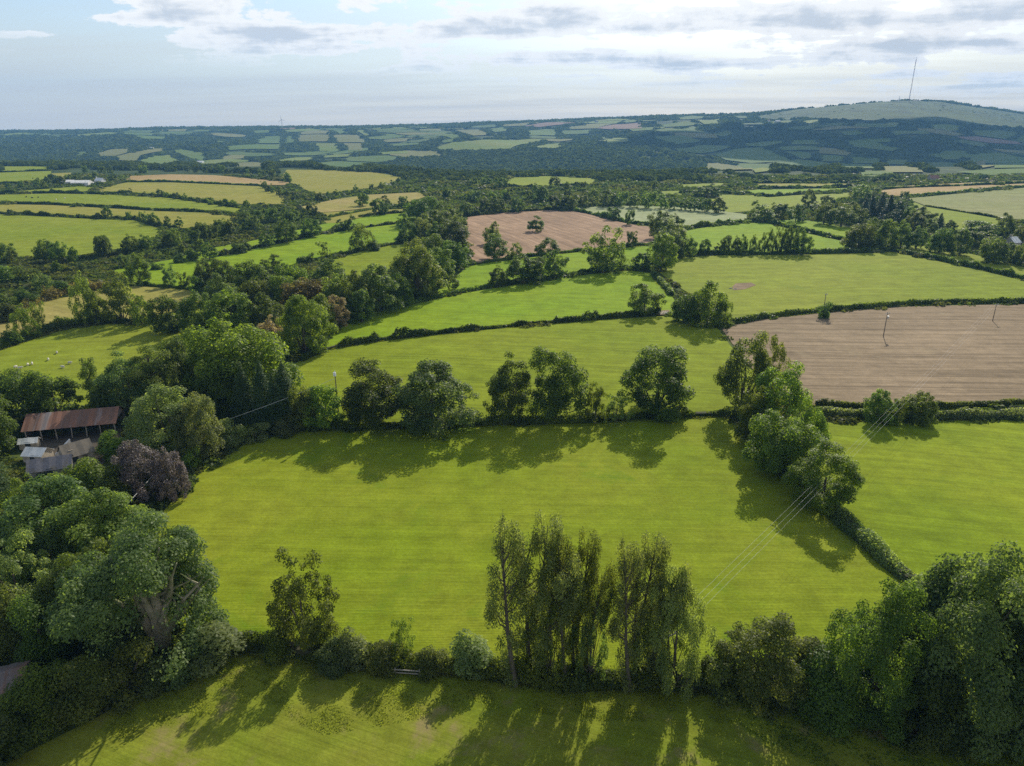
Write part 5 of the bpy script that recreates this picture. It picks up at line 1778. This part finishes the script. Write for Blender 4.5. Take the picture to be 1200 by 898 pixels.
# rubble by the bare patch
for i, (q_, r_) in enumerate((((856, 339), .7), ((859, 340.3), .5), ((862, 339.5), .6))):
    bm = bmesh.new()
    bmesh.ops.create_icosphere(bm, subdivisions=2, radius=r_)
    rg = random.Random(i)
    for v_ in bm.verts:
        v_.co *= rg.uniform(.75, 1.15)
        v_.co.z *= .7
    me = bpy.data.meshes.new('boulder')
    bm.to_mesh(me)
    bm.free()
    me.materials.append(GREYSTONE)
    o = obj('boulder', me)
    o.location = P(*q_) + Vector((0, 0, r_ * .3))
    tag(o, f'{("left", "middle", "right")[i]} grey boulder of the three beside the bare earth patch', 'boulder', 'boulders on the grazed field')

# ---- far houses
def far_house(label, u, v, wpx, rot, wall, roof, name='farmhouse', cat='house', d=7.0, eave=3.2, ridge=5.4, chim=1, group=None):
    p = P(u, v)
    wm = wpx * fwd(p) / F
    gabled(name, label, cat, p, rot, wm, d, eave, ridge, wall, roof, 3, chim, .3, group)


far_house('white roofed farm shed, left of three beyond the left pastures', 81, 216.5, 13, .15, WHITEWASH, PALEROOF, 'farm_shed', 'farm shed', 12, 3.5, 5.5, 0)
far_house('long pale roofed farm shed, middle of three beyond the left pastures', 97, 217.5, 20, .05, WHITEWASH, PALEROOF, 'farm_shed', 'farm shed', 14, 3.6, 6, 0)
far_house('short pale farmhouse at the right end of the far left farm', 118, 215.5, 9, -.2, WHITEWASH, PALEROOF, 'farmhouse', 'house', 8, 4, 7, 1)
far_house('bright white house on the right hillside', 911, 144.5, 6, .1, WHITEWASH, PALEROOF, d=14, eave=9, ridge=13)
far_house('small pale cottage just left of the bright white house', 901, 143.5, 4, .4, WHITEWASH, REDROOF, d=12, eave=7, ridge=11)
far_house('white cottage on the skyline right of centre', 699, 144.5, 4, 0, WHITEWASH, SLATE, d=12, eave=7, ridge=11)
far_house('long white farm shed among trees on the left hillside', 235, 192, 7, 0, WHITEWASH, PALEROOF, 'farm_shed', 'farm shed', 14, 5, 8, 0)
far_house('white cottage above the yellow fields on the left hillside', 178, 175.5, 4, .2, WHITEWASH, PALEROOF, d=10, eave=5, ridge=8)
far_house('long reddish roofed farmhouse above the right tan stubble', 1093, 213, 10, .05, STONE, REDROOF, d=9, eave=4.5, ridge=8)
far_house('cottage with pale roof among trees near the right edge', 1184, 292, 11, .35, STONE, PALEROOF, d=7, eave=4.2, ridge=7)

# ---- wind turbine
p = P(331, 151.5)
o = empty('wind_turbine', p, 0)
k = fwd(p) / F
th = 10.5 * k
part('tower', tube([(0, 0, -5), (0, 0, th)], [.32 * k, .2 * k], 10), TURBM, o)
part('nacelle', boxq((-.3 * k, -.7 * k, th - .3 * k), (.3 * k, .5 * k, th + .4 * k)), TURBM, o)
hub = part('hub', tube([(0, -1.1 * k, th), (0, -.705 * k, th)], [.15 * k, .28 * k], 10), TURBM, o)
for i in range(3):
    a = math.radians(100 + 120 * i)
    ex = np.array([math.cos(a), 0, math.sin(a)])
    c_ = np.array([0, -.95 * k, th])
    bl = 5.2 * k
    part('blade', tube([c_ + ex * .15 * k, c_ + ex * bl * .2, c_ + ex * bl * .6, c_ + ex * bl], [.14 * k, .22 * k, .15 * k, .04 * k], 6), TURBM, o)
tag(o, 'white three bladed wind turbine on the left skyline', 'wind turbine')

# ---- masts on the hill
p = P(1065, 119.5)
p.z -= 1
mh = height_at(p, 70)
o = empty('transmitter_mast', p, 0)
ns = 9
for i in range(ns):
    a, b = mh * i / ns, mh * (i + 1) / ns
    w_ = 1.1 if i != 1 else 1.9
    q = []
    for sx_, sy_ in ((-1, -1), (1, -1), (1, 1), (-1, 1)):
        q.append(tube([(sx_ * w_, sy_ * w_, a), (sx_ * w_, sy_ * w_, b)], [.32, .32], 5))
    m = 8
    for j in range(m):
        z0, z1 = a + (b - a) * j / m, a + (b - a) * (j + 1) / m
        for (x0, y0), (x1, y1) in (((-1, -1), (1, -1)), ((1, -1), (1, 1)), ((1, 1), (-1, 1)), ((-1, 1), (-1, -1))):
            if j % 2:
                x0, x1, y0, y1 = x1, x0, y1, y0
            q.append(tube([(x0 * w_, y0 * w_, z0), (x1 * w_, y1 * w_, z1)], [.2, .2], 4))
    part('mast_section', np.concatenate(q), REDM if i % 2 == 0 else MASTW, o)
part('antenna', tube([(0, 0, mh), (0, 0, mh + 12)], [.7, .5], 6), MASTW, o)
for i in range(3):
    a = math.radians(30 + 120 * i)
    for f in (.45, .9):
        ex, ey = math.cos(a) * 130 * f, math.sin(a) * 130 * f
        part('guy_wire', tube([(0, 0, mh * f), (ex, ey, float(tz(p.x + ex, p.y + ey)) - p.z)], [.10, .10], 4), GALV, o)
tag(o, 'tall red and white guyed transmitter mast on the hilltop', 'mast')
p = P(1053, 120)
p.z -= 1
h2 = height_at(p, 113)
o = empty('radio_mast', p, 0)
part('mast_body', tube([(0, 0, 0), (0, 0, h2 * .6), (0, 0, h2)], [2.2, 1.6, .8], 6), GALV, o)
part('dish', tube([(1.6, -2.5, h2 * .55), (1.6, -1.7, h2 * .55)], [2.4, 1.2], 10), WHITEM, o)
tag(o, 'short radio mast left of the tall transmitter mast', 'mast')
p = P(1069, 119.4)
gabled('transmitter_building', 'small dark building at the foot of the tall transmitter mast', 'building', p + Vector((25, 10, 0)), 0, 40, 12, 5, 7, GREYSTONE, SLATE, 3, 0)


# ---- cumulus that shades the right hand hillside
CLOUDM = bpy.data.materials.new('cloud_white')
nt, ns_, L = nodes(CLOUDM)
p_ = N(nt, 'ShaderNodeBsdfPrincipled', Roughness=1.0)
p_.inputs['Base Color'].default_value = (.85, .85, .86, 1)
p_.inputs['Specular IOR Level'].default_value = 0
o_ = N(nt, 'ShaderNodeOutputMaterial')
L.new(p_.outputs[0], o_.inputs[0])


def cloud(tx, ty, rx, ry, seed, zc=1050.0):
    sh = (zc - 60) / math.tan(SUN_EL)
    c = Vector((tx + sh * math.sin(SUN_AZ), ty + sh * math.cos(SUN_AZ), zc))
    bm = bmesh.new()
    bmesh.ops.create_icosphere(bm, subdivisions=5, radius=1)
    rg = np.random.default_rng(seed)
    K = rg.normal(size=(18, 3)) * np.linspace(1.5, 9, 18)[:, None]
    ph = rg.random(18) * 6.28
    am = 1 / np.linspace(1.5, 7, 18)
    for v_ in bm.verts:
        d_ = np.array(v_.co)
        f = 1 + .30 * float((np.cos(K @ d_ + ph) * am).sum())
        zz_ = d_[2] * f
        v_.co = (d_[0] * f * rx, d_[1] * f * ry, (zz_ if zz_ > 0 else zz_ * .25) * 110)
    me = bpy.data.meshes.new('cloud')
    bm.to_mesh(me)
    bm.free()
    me.materials.append(CLOUDM)
    for pl in me.polygons:
        pl.use_smooth = True
    o = obj('cloud', me)
    o.location = c
    tag(o, None, None, None, 'structure')


cloud(1380, 2560, 860, 600, 2)
#THINGS_END
# ------------------------------------------------------------------ air, sky, light, camera
hz = bpy.data.meshes.new('haze')
bq = boxq((-7700, -500, -130), (7700, 7400, 500))
hz = quad_mesh('haze', bq)
import bmesh
bm = bmesh.new()
bm.from_mesh(hz)
bmesh.ops.remove_doubles(bm, verts=bm.verts, dist=.01)
bmesh.ops.recalc_face_normals(bm, faces=bm.faces)
bm.to_mesh(hz)
bm.free()
hm = bpy.data.materials.new('haze')
nt, ns, L = nodes(hm)
vol = N(nt, 'ShaderNodeVolumePrincipled')
vol.inputs['Color'].default_value = (.25, .55, 1.0, 1)
vol.inputs['Density'].default_value = 8.5e-5
vol.inputs['Anisotropy'].default_value = .1
out = N(nt, 'ShaderNodeOutputMaterial')
L.new(vol.outputs[0], out.inputs['Volume'])
hz.materials.append(hm)
ho = obj('haze', hz)
tag(ho, 'thin blue summer haze over the valley', 'haze', None, 'stuff')
ho.display_type = 'WIRE'

CLOUD_LIT, CLOUD_CORE, VEIL = (7.8, 7.7, 7.5), (4.1, 4.5, 5.0), (5.3, 4.9, 4.3)
CLOUD_T = .50
w = bpy.data.worlds.new('World')
SC.world = w
w.use_nodes = True
nt = w.node_tree
nt.nodes.clear()
L = nt.links
sky = N(nt, 'ShaderNodeTexSky')
sky.sky_type = 'NISHITA'
sky.sun_disc = False
sky.sun_elevation = SUN_EL
sky.sun_rotation = SUN_AZ
sky.altitude = 200
sky.air_density = 1.0
sky.dust_density = .8
tcn = N(nt, 'ShaderNodeTexCoord')
sx = N(nt, 'ShaderNodeSeparateXYZ')
L.new(tcn.outputs['Generated'], sx.inputs[0])
zc = math_node(nt, 'ADD', math_node(nt, 'MAXIMUM', sx.outputs[2], 0.0), .055)
cx = math_node(nt, 'DIVIDE', sx.outputs[0], zc)
cy = math_node(nt, 'DIVIDE', sx.outputs[1], zc)
cv = N(nt, 'ShaderNodeCombineXYZ')
L.new(cx, cv.inputs[0])
L.new(cy, cv.inputs[1])
cv.inputs[2].default_value = 3.7
n1 = noise(nt, mapping(nt, cv.outputs[0], .15, (.8, 1.0, 1)), 1.15, 5, .5, .1)
n2 = noise(nt, cv.outputs[0], .30, 3, .5)
n3 = noise(nt, mapping(nt, tcn.outputs['Generated'], 0, (1, 1, 1.7)), 20, 8, .62, .3)
puff = math_node(nt, 'MULTIPLY', math_node(nt, 'SUBTRACT', n3, .5), .52)
bias = math_node(nt, 'MULTIPLY', sx.outputs[0], .12)
wide = math_node(nt, 'MULTIPLY', math_node(nt, 'SUBTRACT', n2, .5), .34)
cov = math_node(nt, 'ADD', math_node(nt, 'ADD', math_node(nt, 'ADD', n1, puff), wide), bias)
fade = ramp(nt, math_node(nt, 'MULTIPLY_ADD', sx.outputs[0], .05), .045, .085)
L.new(sx.outputs[2], fade.node.inputs[0].links[0].from_node.inputs[2])
high = ramp(nt, sx.outputs[2], .9, .3)
mask = math_node(nt, 'MULTIPLY', math_node(nt, 'MULTIPLY', ramp(nt, cov, CLOUD_T, CLOUD_T + .06), fade), high)
core = math_node(nt, 'MULTIPLY', ramp(nt, cov, CLOUD_T + .07, CLOUD_T + .26), .8)
veil = ramp(nt, noise(nt, mapping(nt, cv.outputs[0], .1, (.35, 1, 1)), .9, 6, .55), .30, .75)
hor = ramp(nt, sx.outputs[2], .165, .0)
veilm = math_node(nt, 'MULTIPLY_ADD', veil, .22)
L.new(math_node(nt, 'MULTIPLY', hor, .80), veilm.node.inputs[2])
cloudc = mix_col(nt, core, CLOUD_LIT, CLOUD_CORE)
skc = mix_col(nt, veilm, sky.outputs[0], VEIL)
fin = mix_col(nt, mask, skc, cloudc)
bg = N(nt, 'ShaderNodeBackground')
bg.inputs[1].default_value = .125
L.new(fin, bg.inputs[0])
wo = N(nt, 'ShaderNodeOutputWorld')
L.new(bg.outputs[0], wo.inputs[0])

sl = bpy.data.lights.new('sun', 'SUN')
sl.energy = 4.8
sl.angle = math.radians(.53)
sl.color = (1.0, .93, .80)
so = bpy.data.objects.new('sun', sl)
COL.objects.link(so)
sd = Vector((math.sin(SUN_AZ) * math.cos(SUN_EL), math.cos(SUN_AZ) * math.cos(SUN_EL), math.sin(SUN_EL)))
so.rotation_euler = (-sd).to_track_quat('-Z', 'Y').to_euler()
so.location = (300, 300, 400)

cam = bpy.data.cameras.new('camera')
cam.sensor_fit = 'HORIZONTAL'
cam.sensor_width = 36
cam.lens = F / 1200 * 36
cam.clip_start = 1
cam.clip_end = 40000
co = bpy.data.objects.new('camera', cam)
COL.objects.link(co)
co.location = (0, 0, CAMH)
co.rotation_euler = (math.pi / 2 - PITCH, 0, 0)
SC.camera = co

SC.view_settings.view_transform = 'Standard'
SC.view_settings.look = 'None'
SC.view_settings.exposure = 0.20
SC.view_settings.gamma = 1
SC.render.engine = 'CYCLES'
cy_ = SC.cycles
cy_.use_denoising = False
cy_.max_bounces = 8
cy_.diffuse_bounces = 5
cy_.glossy_bounces = 2
cy_.transmission_bounces = 6
cy_.volume_bounces = 1
cy_.transparent_max_bounces = 4
cy_.use_adaptive_sampling = True
cy_.adaptive_threshold = .006
cy_.sample_clamp_indirect = 6
for o in bpy.data.objects:
    if 'label' in o and len(o['label'].split()) > 16:
        print('LONG', o.name, o['label'])
